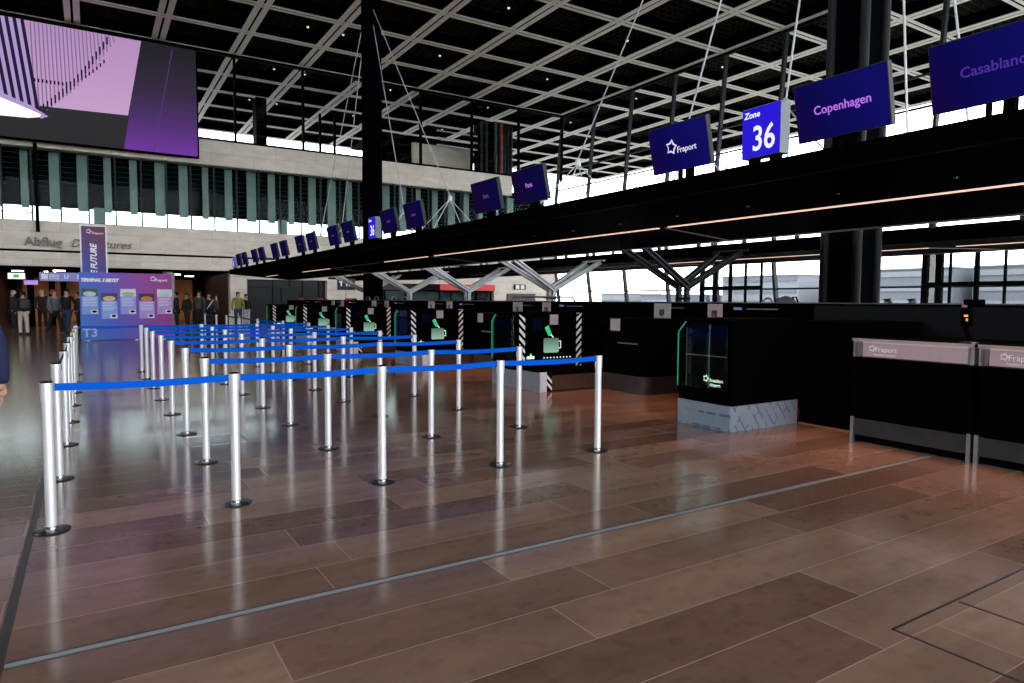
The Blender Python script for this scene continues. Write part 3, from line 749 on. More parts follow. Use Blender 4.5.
for i in range(5):
    x0 = -1.42+0.595*i; zt = 1.86 if i % 2 == 0 else 1.70
    p = B(x0, x0+0.50, -0.036, -0.03, zt-0.92, zt).obj('panel', PANEL[i], bd)
    a, b = PIC[i]
    B(x0, x0+0.50, -0.042, -0.036, zt-0.27, zt).obj('picture', mat('picture_%d' % i, a, 0.6, noise=0.4, nscale=9), p)
    MB().prism([(x0+0.05+0.4*(0.5+0.5*math.cos(t*PI/6)), zt-0.19+0.09*math.sin(t*PI/6)) for t in range(12)], 'y', -0.046, -0.042).obj('picture_subject', mat('subject_%d' % i, b, 0.6, noise=0.4, nscale=12), p)
    mb = MB()
    for r in range(6): mb.box(x0+0.04, x0+0.46-0.05*((r*i) % 3), -0.039, -0.036, zt-0.34-0.055*r, zt-0.325-0.055*r)
    mb.obj('text_lines', GLOWWHITE, p)
    B(x0+0.27, x0+0.48, -0.041, -0.036, zt-0.89, zt-0.76).obj('small_picture', GLOWWHITE, p)
    MB().prism([(x0+0.30+0.16*(0.5+0.5*math.cos(t*PI/5)), zt-0.82+0.045*math.sin(t*PI/5)) for t in range(10)], 'y', -0.045, -0.041).obj('picture_subject', BLACKM, p)
mb = MB().box(-1.3, -1.2, -0.3, 0.4, 0, 0.02).box(1.1, 1.2, -0.3, 0.4, 0, 0.02).box(0.2, 0.3, -0.3, 0.4, 0, 0.02); mb.obj('foot', GLOWWHITE, bd)
bn = empty('banner_stand', (0.17, 28.9, 0), 0, 'tall narrow purple banner reading E FUTURE, standing behind the information board', 'banner')
B(-0.42, 0.42, 0.0, 0.06, 0.0, 4.16).obj('frame', WHITEP, bn)
PBN = gradmat('print_banner', [(0.0, (0.03, 0.05, 0.42)), (0.5, (0.07, 0.03, 0.28)), (1.0, (0.16, 0.015, 0.12))], 'X', -0.7, 0.7, second=('Z', 0.3))
PBN = gradmat('print_banner_2', [(0.0, (0.015, 0.04, 0.36)), (0.5, (0.055, 0.018, 0.19)), (1.0, (0.10, 0.008, 0.075))], 'Z', 2.2, 3.9, second=('X', 0.9))
B(-0.37, 0.37, -0.012, 0.0, 0.05, 4.11).obj('print', PBN, bn)
o = text_mesh('lettering', 'THE FUTURE', 0.27, GLOWWHITE, bn, shear=0.25, depth=0.002, bold=0.009, width=1.42); o.data.transform(Matrix.Translation((0.0, -0.016, 2.76)) @ Matrix.Rotation(-PI/2, 4, 'Y') @ Matrix.Rotation(PI/2, 4, 'X'))
logo_mesh('logo', 0.20, GLOWWHITE, bn, Matrix.Translation((-0.14, -0.016, 3.93)) @ Matrix.Rotation(PI/2, 4, 'X'))
text_mesh('logo_lettering', 'Fraport', 0.12, GLOWWHITE, bn, shear=0.2, depth=0.002, align='LEFT', loc=(-0.06, -0.016, 3.87), rot=(PI/2, 0, 0))

# hanging signs in the passage
SG = mat('sign_lavender', (0.12, 0.13, 0.36), 0.4, emit=(0.16, 0.17, 0.42), estr=0.5)
e = empty('hanging_sign', (-1.27, 42.2, 2.617), 0, 'long lavender hanging sign with white symbols left of the tall banner', 'sign')
B(-0.84, 0.84, 0, 0.1, -0.21, 0.21).obj('sign_box', SG, e)
mb = B(-0.76, -0.50, -0.01, 0, -0.13, 0.13)
for r in range(3): mb.box(-0.44, -0.05, -0.01, 0, 0.06-0.09*r, 0.10-0.09*r)
mb.obj('symbol', GLOWWHITE, e)
text_mesh('lettering', 'U    1', 0.28, GLOWWHITE, e, depth=0.002, align='LEFT', loc=(0.15, -0.012, 0), rot=(PI/2, 0, 0), bold=0.006)
B(-0.6, -0.56, 0.03, 0.07, 0.21, 0.496).obj('hanger', BLACKM, e); B(0.56, 0.6, 0.03, 0.07, 0.21, 0.496).obj('hanger', BLACKM, e); e.scale = (1.055, 1.055, 1.055)
e = empty('hanging_sign', (-3.11, 42.2, 2.617), 0, 'small white and green lit emergency sign hanging at the far left', 'sign')
B(-0.33, 0.33, 0, 0.1, -0.14, 0.14).obj('sign_box', mat('sign_white', (0.6, 0.7, 0.6), 0.4, emit=(0.75, 0.9, 0.72), estr=1.0), e)
B(-0.12, 0.1, -0.01, 0, -0.08, 0.08).obj('symbol', mat('sign_green', (0.02, 0.3, 0.08), 0.4, emit=(0.05, 0.5, 0.15), estr=0.5), e)
B(-0.02, 0.02, 0.03, 0.07, 0.14, 0.496).obj('hanger', BLACKM, e); e.scale = (1.055, 1.055, 1.055)
e = empty('hanging_sign', (-2.52, 42.2, 2.303), 0, 'small lilac sign just below the emergency sign at far left', 'sign')
B(-0.28, 0.28, 0, 0.08, -0.11, 0.11).obj('sign_box', mat('sign_lilac', (0.3, 0.18, 0.5), 0.4, emit=(0.35, 0.2, 0.55), estr=0.7), e)
B(-0.02, 0.02, 0.03, 0.07, 0.11, 0.813).obj('hanger', BLACKM, e); e.scale = (1.03, 1.03, 1.03)
# gate sign over the counters
e = empty('gate_display', (10.3, 31.3, 0), math.radians(-20), 'dark brown display with white figures on a pole above the far counters', 'display')
B(-0.40, 0.42, -0.05, 0.05, 1.97, 2.50).obj('housing', mat('display_brown', (0.06, 0.03, 0.025), 0.4), e)
text_mesh('lettering', 'T 13', 0.30, TXTW, e, depth=0.001, loc=(-0.02, -0.056, 2.25), rot=(PI/2, 0, 0), bold=0.012)
MB().lathe([(0.02, 0), (0.02, 2.0)], 0, 0, 8).obj('pole', GREYP, e)

# ================================================================== QUEUE POSTS AND BELTS
def make_post():
    e = empty('barrier_post', (0, 0, 0))
    MB().lathe([(0.0, 0.0), (0.104, 0.0), (0.108, 0.004), (0.104, 0.010), (0.05, 0.018), (0.0, 0.018)], 0, 0, 32, cap=False).obj('base', mat('post_base_dark', (0.03, 0.03, 0.033), 0.25, 0.6, noise=0.1), e, smooth=True)
    MB().lathe([(0.040, 0.016), (0.040, 0.03), (0.034, 0.034)], 0, 0, 24).obj('base_ring', CHROME, e, smooth=True)
    MB().lathe([(0.0325, 0.02), (0.0325, 0.852)], 0, 0, 24, cap=False).obj('tube', ALU, e, smooth=True)
    h = MB().lathe([(0.033, 0.850), (0.0365, 0.851), (0.0365, 0.972)], 0, 0, 24).obj('belt_head', ALU, e, smooth=True)
    MB().lathe([(0.0365, 0.972), (0.0365, 0.977), (0.031, 0.980)], 0, 0, 24).obj('cap', BLACKM, e, smooth=True)
    for a in (0, 2):
        c = MB()
        t = PI/2*a + 0.0
        c.add([(x*math.cos(t)-y*math.sin(t), x*math.sin(t)+y*math.cos(t), z) for x in (0.034, 0.042) for y in (-0.010, 0.010) for z in (0.915, 0.968)],
              [(0,1,3,2),(4,6,7,5),(0,4,5,1),(2,3,7,6),(0,2,6,4),(1,5,7,3)])
        c.obj('belt_slot', BRUSHD, e)
    return e
PX = [-0.25, 0.88, 2.025, 3.174, 4.325]
PYr = [5.26, 6.747, 8.294, 9.806, 11.31, 12.857, 14.363, 15.872]
ordn = ['first', 'second', 'third', 'fourth', 'fifth', 'sixth', 'seventh', 'eighth']
coln = ['leftmost', 'second from the left', 'middle', 'second from the right', 'rightmost']
proto = make_post(); parts_ = KIDS_ALL(proto); used = False
def put_post(x, y, label):
    global used
    if not used: o = proto; used = True
    else:
        o = proto.copy(); COL.objects.link(o)
        for p in parts_:
            c = p.copy(); COL.objects.link(c); c.parent = o
    o.location = (x, y, 0); o['label'] = label; o['category'] = 'barrier post'; o['group'] = 'silver queue barrier posts'
    return o
JIT = {}
for r, y in enumerate(PYr):
    for c, x in enumerate(PX):
        JIT[(c, r)] = (x+random.uniform(-0.006, 0.006), y+random.uniform(-0.008, 0.008))
        if r == 0: lab = 'silver queue post, %s of the front row nearest the camera' % coln[c]
        elif r == 7: lab = 'silver queue post, %s of the eighth and last row' % coln[c]
        else: lab = 'silver queue post, %s of the %s row from the camera' % (coln[c], ordn[r])
        put_post(*JIT[(c, r)], lab)
def belt(p, q, label, m=BELTB, grp='blue queue belts', z=0.942):
    mb = MB(); a = Vector((*p, 0)); b = Vector((*q, 0)); d = (b-a).normalized(); a = a+d*0.038; b = b-d*0.038
    nrm = Vector((-d.y, d.x, 0))*0.0012; L = (b-a).length; vs = []; n = 6
    for i in range(n+1):
        t = i/n; c = a+(b-a)*t; sag = -0.012*math.sin(PI*t)*min(1.5, L/1.1)
        for s1 in (-1, 1):
            for s2 in (-1, 1): vs.append((c.x+nrm.x*s1, c.y+nrm.y*s1, z+sag+0.024*s2))
    fs = []
    for i in range(n):
        o = i*4
        fs += [(o, o+1, o+5, o+4), (o+2, o+6, o+7, o+3), (o+1, o+3, o+7, o+5), (o, o+4, o+6, o+2)]
    fs += [(0, 2, 3, 1), (n*4, n*4+1, n*4+3, n*4+2)]
    mb.add(vs, fs)
    return tag(mb.obj('queue_belt', m), label, 'queue belt', grp)
spann = ['leftmost', 'second', 'third', 'rightmost']
for r in range(8):
    for c in range(4):
        if c == 0 and r not in (0, 7): continue
        rown = 'front row' if r == 0 else ('last row' if r == 7 else ordn[r]+' row')
        belt(JIT[(c, r)], JIT[(c+1, r)], 'blue belt, %s span of the %s from the camera' % (spann[c] if c != 1 else 'second', rown) if r else 'blue belt, %s span of the front row nearest the camera' % spann[c])
for r in range(1, 7):
    belt(JIT[(0, r)], JIT[(0, r+1)], 'black belt along the left edge between %s and %s row' % (ordn[r], ordn[r+1]), BELTK, 'black queue belts')
# posts of the next queue behind
FP = [(4.14, 17.55), (3.94, 19.61), (4.01, 22.68), (3.87, 24.23), (3.71, 25.26), (4.24, 25.8), (3.69, 27.88)]
fl_ = ['nearest one beyond the blue lanes', 'second one beyond the blue lanes', 'in front of the yellow green jacket', 'post left of the yellow green jacket',
       'below the people in dark coats', 'beside the one below the dark coats', 'furthest, by the right end of the information board']
for i_, ((x, y), l) in enumerate(zip(FP, fl_)): put_post(x, y, 'silver queue post ' + l if i_ > 1 else 'silver queue post, ' + l)
belt(JIT[(4, 7)], FP[0], 'blue belt running back from the last row to the further queue')
belt(FP[0], FP[1], 'blue belt between the two nearest posts of the further queue')
belt(FP[1], FP[2], 'black belt of the further queue below the yellow green jacket', BELTK, 'black queue belts')
belt(FP[2], FP[3], 'black belt of the further queue left of the yellow green jacket', BELTK, 'black queue belts')
belt(FP[4], FP[6], 'black belt at the far end of the further queue', BELTK, 'black queue belts')

# ================================================================== COUNTERS
FILM = None
def filmmat():
    m = bpy.data.materials.new('protective_film'); m.use_nodes = True
    t = m.node_tree; b = t.nodes['Principled BSDF']; b.inputs['Roughness'].default_value = 0.35
    tcn = t.nodes.new('ShaderNodeTexCoord'); mp = t.nodes.new('ShaderNodeMapping'); mp.inputs['Rotation'].default_value = (0, math.radians(-52), 0)
    mp.inputs['Scale'].default_value = (1, 0.3, 1)
    br = t.nodes.new('ShaderNodeTexBrick'); br.offset = 0.5
    br.inputs['Scale'].default_value = 1; br.inputs['Brick Width'].default_value = 0.32; br.inputs['Row Height'].default_value = 0.105; br.inputs['Mortar Size'].default_value = 0.010
    br.inputs['Color1'].default_value = (0.15, 0.20, 0.25, 1); br.inputs['Color2'].default_value = (0.19, 0.235, 0.28, 1); br.inputs['Mortar'].default_value = (0.045, 0.08, 0.15, 1)
    sw = t.nodes.new('ShaderNodeMapping'); sw.inputs['Rotation'].default_value = (PI/2, 0, 0)
    t.links.new(tcn.outputs['Object'], mp.inputs[0]); t.links.new(mp.outputs[0], sw.inputs[0]); t.links.new(sw.outputs[0], br.inputs['Vector'])
    ns = t.nodes.new('ShaderNodeTexNoise'); ns.inputs['Scale'].default_value = 7; t.links.new(tcn.outputs['Object'], ns.inputs['Vector'])
    mx = t.nodes.new('ShaderNodeMix'); mx.data_type = 'RGBA'; mx.inputs[7].default_value = (0.175, 0.22, 0.265, 1)
    rp = t.nodes.new('ShaderNodeValToRGB'); rp.color_ramp.elements[0].position = 0.45; rp.color_ramp.elements[1].position = 0.55
    t.links.new(ns.outputs['Fac'], rp.inputs[0]); t.links.new(rp.outputs[0], mx.inputs[0]); t.links.new(br.outputs['Color'], mx.inputs[6])
    t.links.new(mx.outputs[2], b.inputs['Base Color'])
    return m
FILM = filmmat()
FILMG = mat('grey_film', (0.20, 0.22, 0.25), 0.4, 0.2, noise=0.2, nscale=8)
CASEG = gradmat('suitcase_print', [(0.0, (0.40, 0.70, 0.54)), (1.0, (0.09, 0.17, 0.14))], 'Z', 0.57, 0.88, emit=0.75)
TAGG = mat('tag_green', (0.02, 0.35, 0.15), 0.5, emit=(0.02, 0.40, 0.17), estr=0.7)
DOTW = mat('print_dots', (0.7, 0.9, 0.75), 0.5, emit=(0.6, 0.85, 0.65), estr=0.6)
HZW = mat('hazard_white', (0.62, 0.64, 0.66), 0.5, emit=(0.5, 0.5, 0.5), estr=0.05)
def hazard(parent, x0, x1, z0, z1, y, slope=1, n=None, name='hazard_strip'):
    b = B(x0, x1, y-0.006, y, z0, z1).obj(name, BLACK, parent)
    mb = MB(); w = x1-x0; per = w*1.15; k = int((z1-z0)/per)+1
    for i in range(k):
        za = z0+i*per
        pts = [(x0, za), (x1, za+w*1.0), (x1, za+w*1.0+per*0.48), (x0, za+per*0.48)] if slope > 0 else [(x0, za+w*1.0), (x1, za), (x1, za+per*0.48), (x0, za+w*1.0+per*0.48)]
        pts = [(a, min(max(c, z0), z1)) for a, c in pts]
        if abs(pts[0][1]-pts[2][1]) > 0.002: mb.prism(pts, 'y', y-0.009, y-0.006)
    mb.obj('stripe', HZW, b)

def cabinet(k):
    """baggage drop cabinet: glass side towards the queue, plinth, graphic panel towards the camera"""
    y0 = (5.215 if k < 0 else 9.85+4.65*k); y1 = y0+0.82
    nm = ['nearest, pale blue film on its plinth', 'second from the camera, with suitcase picture', 'third from the camera, with suitcase picture', 'fourth from the camera, with suitcase picture',
          'fifth from the camera, with suitcase picture', 'sixth from the camera, with suitcase picture'][k+1]
    e = empty('bag_drop_cabinet', (0, 0, 0), 0, 'bag drop cabinet with glass side, ' + nm, 'cabinet', 'bag drop cabinets')
    xf, xb = 6.25, 7.50
    B(xf+0.02, xb, y0, y1, 0.30, 1.30).obj('body', BLACK, e, bevel=0.004)
    B(xf+0.07, xb, y0-0.001, y1, 1.30, 1.315).obj('worktop', BLACKM, e)
    pl = B(xf, xb, y0, y1, 0.0, 0.30).obj('plinth', FILM if k < 0 else FILMG, e)
    # glass pane with chamfered far top corner, standing on the queue side
    ya, yb = y0+0.03, y1-0.0
    yy = [(ya+0.02, 0.47), (yb, 0.47), (yb, 1.14), (yb-0.12, 1.27), (ya+0.02, 1.27)]
    MB().prism(yy, 'x', xf-0.012, xf-0.004).obj('glass_pane', glassmat('cabinet_glass', (0.75, 0.9, 0.85)), e)
    MB().beam((xf-0.012, yb, 0.47), (xf-0.012, yb, 1.14), 0.010, 0.010).beam((xf-0.012, yb, 1.14), (xf-0.012, yb-0.12, 1.27), 0.010, 0.010).obj('glass_edge', GREENG, e)
    B(xf+0.005, xf+0.02, ya+0.05, yb-0.12, 1.0, 1.24).obj('display', NAVYD, e)
    MB().box(xf-0.002, xf+0.018, yb-0.14, yb-0.125, 0.48, 1.2).box(xf-0.002, xf+0.018, yb-0.50, yb-0.485, 0.48, 1.24).obj('rod', CHROME, e)
    B(xf-0.002, xf+0.018, ya+0.05, yb-0.12, 0.865, 0.873).obj('shelf_edge', BRUSH, e)
    if k < 0:
        o = text_mesh('lettering', 'Frankfurt\nAirport', 0.052, DOTW, e, depth=0.0008, align='LEFT', bold=0.0008); o.data.transform(Matrix.Translation((xf-0.016, y0+0.30, 0.555)) @ RX)
        logo_mesh('logo', 0.10, DOTW, e, Matrix.Translation((xf-0.016, y0+0.36, 0.60)) @ RX)
    else:
        p = MB().box(6.40, 7.62, y0-0.012, y0-0.001, 0.24, 1.30).obj('graphic_panel', BLACK, e)
        hazard(p, 6.30, 6.42, 0.45, 1.28, y0-0.014, -1); hazard(p, 7.54, 7.66, 0.18, 1.30, y0-0.014, 1)
        yq = y0-0.016
        MB().prism([(6.82, 0.61), (6.84, 0.59), (7.13, 0.59), (7.15, 0.61), (7.15, 0.83), (7.13, 0.85), (6.84, 0.85), (6.82, 0.83)], 'y', yq-0.003, yq).obj('suitcase_picture', CASEG, p)
        MB().add([(a, b, c) for b in (yq-0.003, yq) for a, c in ((7.15,0.66),(7.20,0.66),(7.20,0.80),(7.15,0.80),(7.15,0.785),(7.185,0.785),(7.185,0.675),(7.15,0.675))], [(0,1,6,7),(1,2,5,6),(2,3,4,5),(15,14,9,8),(14,13,10,9),(13,12,11,10)]+[(i,(i+1)%8,8+(i+1)%8,8+i) for i in range(8)]).obj('handle_picture', DOTW, p)
        MB().prism([(6.84, 1.04), (6.92, 1.08), (6.99, 0.94), (6.98, 0.89), (6.92, 0.89)], 'y', yq-0.003, yq).obj('tag_picture', TAGG, p)
        MB().beam((6.97, yq-0.002, 0.92), (7.03, yq-0.002, 0.86), 0.004, 0.02).obj('tag_loop', DOTW, p)
        mb = MB()
        for i in range(9): mb.lathe([(0.014, 0), (0.014, 0.003)], 6.83+0.072*i, 0, 10)
        o = mb.obj('dotted_line', DOTW, p); o.data.transform(Matrix.Translation((0, yq, 0.50)) @ Matrix.Rotation(PI/2, 4, 'X'))
        MB().prism([(6.46, 0.49), (6.62, 0.49), (6.62, 0.54), (6.57, 0.54), (6.55, 0.59), (6.52, 0.54), (6.46, 0.54)], 'y', yq-0.003, yq).obj('pictogram', DOTW, p)
        B(6.95, 7.13, yq-0.003, yq, 1.09, 1.27).obj('notice', PAPER, p)
        B(6.58, 6.78, yq-0.003, yq, 0.98, 1.20).obj('display', NAVYD, p)
    return e
for k in range(-1, 5): cabinet(k)

def conveyor(k):
    y0 = 9.13+4.65*k
    e = empty('baggage_conveyor', (0, 0, 0), 0, 'low bag conveyor in front of the bag drop cabinet %s' % ['second from the camera', 'third from the camera', 'fourth from the camera', 'fifth from the camera', 'sixth from the camera'][k], 'conveyor', 'bag conveyors')
    B(6.50, 7.70, y0, y0+0.70, 0.02, 0.27).obj('side_plate', mat('bronze_plate', (0.16, 0.10, 0.075), 0.25, 0.7, noise=0.2), e)
    B(6.52, 8.4, y0+0.03, y0+0.68, 0.27, 0.33).obj('belt', BLACKM, e)
    B(6.25, 6.27, y0, y0+0.70, 0.0, 0.32).obj('film_plate', FILMG, e)
    B(6.27, 6.40, y0-0.005, y0+0.03, 0.0, 0.33).obj('end_plate', mat('white_film', (0.55, 0.57, 0.6), 0.4, noise=0.1), e)
    hazard(e, 6.40, 6.50, 0.02, 0.30, y0, -1); hazard(e, 7.70, 7.80, 0.10, 0.42, y0, 1)
    B(6.27, 6.5, y0+0.03, y0+0.70, 0.0, 0.30).obj('base', BLACKM, e)
for k in range(5): conveyor(k)

def desk_block(k):
    y0 = 7.98+4.65*k; y1 = y0+1.08; x0 = 7.52; R = 0.14
    e = empty('service_cabinet', (0, 0, 0), 0, 'black cabinet with rounded corner and steel handle, %s' % ['nearest to the camera', 'second from the camera', 'third from the camera', 'fourth from the camera', 'fifth from the camera'][k], 'cabinet', 'rounded check-in cabinets')
    def poly(r=0.0):
        c = [(x0+R-R*math.sin(a*PI/12)-r*0, y0+R-R*math.cos(a*PI/12)) for a in range(0, 7)]
        return [(8.25, y0)] + c + [(x0, y1), (8.25, y1)]
    MB().prism(poly(), 'z', 0.29, 1.23).obj('body', BLACK, e)
    MB().prism([(a-0.004, b-0.004) for a, b in poly()], 'z', 0.0, 0.29).obj('plinth', BRUSHD, e)
    B(x0-0.02, x0, y0+0.18, y0+0.66, 0.81, 0.83).obj('handle', BRUSH, e)
    B(x0-0.008, x0, y0+0.62, y0+0.86, 1.02, 1.22).obj('notice', PAPER, e)
for k in range(5): desk_block(k)

# monitors on the counters (backs towards the hall)
def monitor(x, y, w, label, rz=0.0, m=None):
    e = empty('monitor', (x, y, 1.19), rz, label, 'monitor', 'counter monitors')
    MB().box(0.0, 0.03, -w/2, w/2, 0.04, 0.29).obj('casing', m or mat('monitor_pale', (0.36, 0.34, 0.34), 0.45, noise=0.12), e, bevel=0.004)
    MB().box(-0.01, 0.0, -0.05, 0.05, 0.09, 0.19).obj('rear_plate', BRUSHD, e)
    MB().tube([(0.03, 0, 0.02), (-0.02, 0, 0.14)], 0.015, 8).obj('arm', BRUSH, e)
    MB().box(-0.08, 0.08, -0.10, 0.10, 0.0, 0.02).obj('foot', BRUSHD, e)
    # a shelf carries the monitor, part of the back counter below
for k in range(5):
    o_ = ['nearest', 'second', 'third', 'fourth', 'fifth'][k]
    monitor(8.37, 8.50+4.65*k, 0.38, 'pale grey monitor back above the rounded cabinet, %s from the camera' % o_)
    monitor(8.37, 7.34+4.65*k, 0.26, 'narrow pinkish monitor right of the rounded cabinet, %s from the camera' % o_, 0.1, mat('monitor_pink', (0.40, 0.31, 0.30), 0.45, noise=0.12))

# long back counter wall
bw = empty('back_counter', (0, 0, 0), 0, 'long black back counter at eye level running behind all desks', 'counter')
B(8.6, 9.1, 0.2, 35.5, 0.0, 1.495).obj('body', BLACK, bw)
B(8.57, 9.12, 0.2, 35.5, 1.495, 1.512).obj('top_edge', mat('edge_grey', (0.09, 0.085, 0.085), 0.35, 0.3), bw)
B(8.27, 8.6, 6.2, 35.5, 1.10, 1.19).obj('work_shelf', BLACKM, bw)
for k in range(6):
    for d in (0.35, 2.2): B(8.588, 8.6, 6.0+4.65*k+d, 6.0+4.65*k+d+0.55, 1.40, 1.415).obj('slot_trim', BRUSH, bw)
mb = MB()
for k in range(6): mb.box(8.588, 8.6, 7.0+4.65*k, 7.15+4.65*k, 1.39, 1.43)
mb.obj('badge', PURPLELINE, bw)
B(8.58, 8.6, 0.4, 5.75, 0.3, 1.47).obj('near_panel', mat('dark_grey_panel', (0.004, 0.0042, 0.005), 0.4, noise=0.15, spec=0.12), bw)
# red lamps over the far cabinets
for k, yy in enumerate((26.3, 30.2, 33.4)):
    e = empty('red_lamp', (8.85, yy, 1.512), 0, 'small dim red lamp on the far end of the back counter, %s of three' % ['nearest', 'middle', 'furthest'][k], 'lamp', 'red lamps on the back counter')
    B(-0.08, 0.08, -0.5, 0.5, 0.0, 0.05).obj('base', BLACKM, e)
    B(-0.10, -0.08, -0.42, 0.42, -0.10, 0.06).obj('lamp_lens', mat('red_lamp_glass', (0.25, 0.01, 0.008), 0.4, emit=(0.45, 0.012, 0.01), estr=0.5), e)

# recessed black panel between nearest cabinet and desk
rp_ = empty('side_panel', (0, 0, 0), 0, 'tall plain black panel between the nearest cabinet and the steel edged desk', 'panel')
B(7.52, 8.56, 4.30, 5.20, 0.015, 1.29).obj('body', BLACK, rp_)
B(7.515, 7.52, 4.30, 5.20, 0.0, 0.015).obj('floor_trim', mat('copper_trim', (0.45, 0.2, 0.1), 0.3, 0.7), rp_)
B(7.512, 7.52, 5.02, 5.12, 1.06, 1.075).obj('lock', CHROME, rp_)

# desks with lit glass band
LITP = mat('lit_pink_glass', (0.30, 0.25, 0.26), 0.25, emit=(0.42, 0.30, 0.32), estr=0.85, noise=0.12, nscale=4)
def desk(y0, y1, label):
    e = empty('checkin_desk', (0, 0, 0), 0, label, 'desk', 'near check-in desks')
    x0, x1 = 7.045, 7.95
    B(x0+0.03, x1, y0+0.01, y1-0.01, 0.255, 0.925).obj('front', BLACK, e, bevel=0.003)
    B(x0+0.06, x1, y0+0.02, y1-0.02, 0.0, 0.075).obj('recess', BLACKM, e)
    B(x0+0.035, x1, y0+0.01, y1-0.01, 0.075, 0.255).obj('kick_plate', mat('kick_plate_dark', (0.035, 0.035, 0.038), 0.3, 0.35, noise=0.5, nscale=5, spec=0.3), e)
    for s, yy in ((1, y1), (-1, y0)):
        a, b = sorted((yy, yy-s*0.035)); B(x0+0.01, x0+0.05, a, b, 0.0, 0.27).obj('corner_strip', BRUSH, e)
    B(x0+0.10, x0+0.115, y0+0.06, y1-0.06, 0.93, 1.10).obj('lit_panel', LITP, e)
    B(x0+0.115, x1, y0+0.01, y1-0.01, 0.925, 1.10).obj('core', BLACKM, e)
    for yy in (y0+0.005, y1-0.055): B(x0+0.02, x0+0.10, yy, yy+0.05, 0.93, 1.10).obj('end_post', mat('end_post_alu', (0.42, 0.38, 0.37), 0.35, 0.6), e)
    B(x0+0.004, x0+0.008, y0+0.03, y1-0.03, 0.93, 1.085).obj('glass_front', glassmat('desk_glass', (0.8, 0.8, 0.82)), e)
    B(x0+0.012, x1+0.2, y0, y1, 1.10, 1.128).obj('worktop', BLACK, e); B(x0, x0+0.012, y0, y1, 1.10, 1.130).obj('edge_trim', mat('desk_top_edge', (0.50, 0.42, 0.39), 0.3, 0.5, noise=0.08), e)
    lg = mat('etched_white', (0.55, 0.48, 0.48), 0.5, emit=(0.5, 0.4, 0.4), estr=0.35)
    logo_mesh('logo', 0.085, lg, e, Matrix.Translation((x0+0.002, y1-0.22, 1.03)) @ RX)
    o = text_mesh('lettering', 'Fraport', 0.075, lg, e, depth=0.0006, align='LEFT'); o.data.transform(Matrix.Translation((x0+0.002, y1-0.25, 1.02)) @ RX)
    o = text_mesh('small_lettering', 'Frankfurt Airport', 0.032, lg, e, depth=0.0006, align='LEFT'); o.data.transform(Matrix.Translation((x0+0.002, y1-0.24, 0.965)) @ RX)
desk(3.055, 4.25, 'black check-in desk with lit glass band, left of the two at the right edge')
desk(1.83, 3.025, 'black check-in desk with lit glass band, cut off by the right edge')

# device on a stand on the near desk
e = empty('scanner_stand', (7.25, 3.19, 1.128), 0, 'dark device on a curved stand with small orange lights on the near desk', 'device')
MB().lathe([(0.0, 0), (0.08, 0.0), (0.08, 0.012), (0.02, 0.02), (0.0, 0.02)], 0, 0, 20, cap=False).obj('foot', BRUSHD, e, smooth=True)
MB().tube([(0, 0, 0.01), (0.0, 0.02, 0.10), (0.0, 0.05, 0.20), (0.0, 0.03, 0.30), (0, 0.0, 0.38)], 0.022, 10).obj('neck', BLACKM, e, smooth=True)
B(-0.045, 0.045, -0.01, 0.07, 0.16, 0.33).obj('reader', BLACK, e, bevel=0.012)
OL = mat('orange_light', (0.9, 0.5, 0.05), 0.4, emit=(0.9, 0.45, 0.05), estr=0.45)
MB().box(-0.050, -0.045, 0.0, 0.035, 0.255, 0.275).box(-0.050, -0.045, 0.0, 0.015, 0.215, 0.240).obj('indicator_light', OL, e)
B(-0.05, 0.05, -0.11, 0.05, 0.37, 0.425).obj('head', BLACKM, e, bevel=0.015)
B(-0.035, 0.035, 0.02, 0.07, 0.345, 0.40).obj('grip', mat('pinkish_plastic', (0.28, 0.17, 0.15), 0.5), e, bevel=0.01)

# railings, bags and hoops above the back counter
def railing(y0, y1, label):
    e = empty('handrail', (10.0, 0, 0), 0, label, 'railing')
    MB().tube([(0, y0, 0), (0, y0, 1.50), (0, y0+0.1, 1.61), (0, y1-0.1, 1.61), (0, y1, 1.50), (0, y1, 0)], 0.025, 8).obj('rail', GREYP, e, smooth=True)
railing(13.1, 16.0, 'pale pipe railing above the back counter at the second V shaped support')
def hoop(x, y, w, h, label):
    pts = [(0, w/2*math.cos(t*PI/10), 1.45+h*math.sin(t*PI/10)) for t in range(11)]
    e = empty('wire_hoop', (x, y, 0), 0, label, 'hoop', 'hoops above the back counter')
    MB().tube([(0, w/2, 0.0)] + pts + [(0, -w/2, 0.0)], 0.018, 8).obj('hoop', GREYP, e, smooth=True)
for y, l in ((27.9, 'leftmost of four thin hoops above the far back counter'), (26.9, 'second from the left of four thin hoops above the far back counter'), (25.0, 'third from the left of four thin hoops above the far back counter'), (24.0, 'rightmost of four thin hoops above the far back counter'),
             (8.0, 'dark hoop above the counter left of the thick black column')): hoop(10.0, y-0.4, 0.55 if y > 10 else 0.24, 0.20 if y > 10 else 0.13, l)
e = empty('backpack', (10.2, 7.38, 0), 0, 'grey rounded bag on a trolley just left of the thick black column', 'bag')
MB().lathe([(0.02, 1.40), (0.16, 1.42), (0.18, 1.50), (0.13, 1.58), (0.03, 1.62)], 0, 0, 14).obj('bag_body', mat('grey_fabric', (0.20, 0.20, 0.22), 0.8, noise=0.2), e, smooth=True)
MB().box(-0.15, 0.15, -0.15, 0.15, 0, 1.41).obj('trolley', BLACKM, e)
MB().tube([(0, -0.10, 1.5), (0, -0.14, 1.6), (0, -0.20, 1.60), (0, -0.24, 1.5)], 0.015, 6).obj('strap', BLACKM, e)

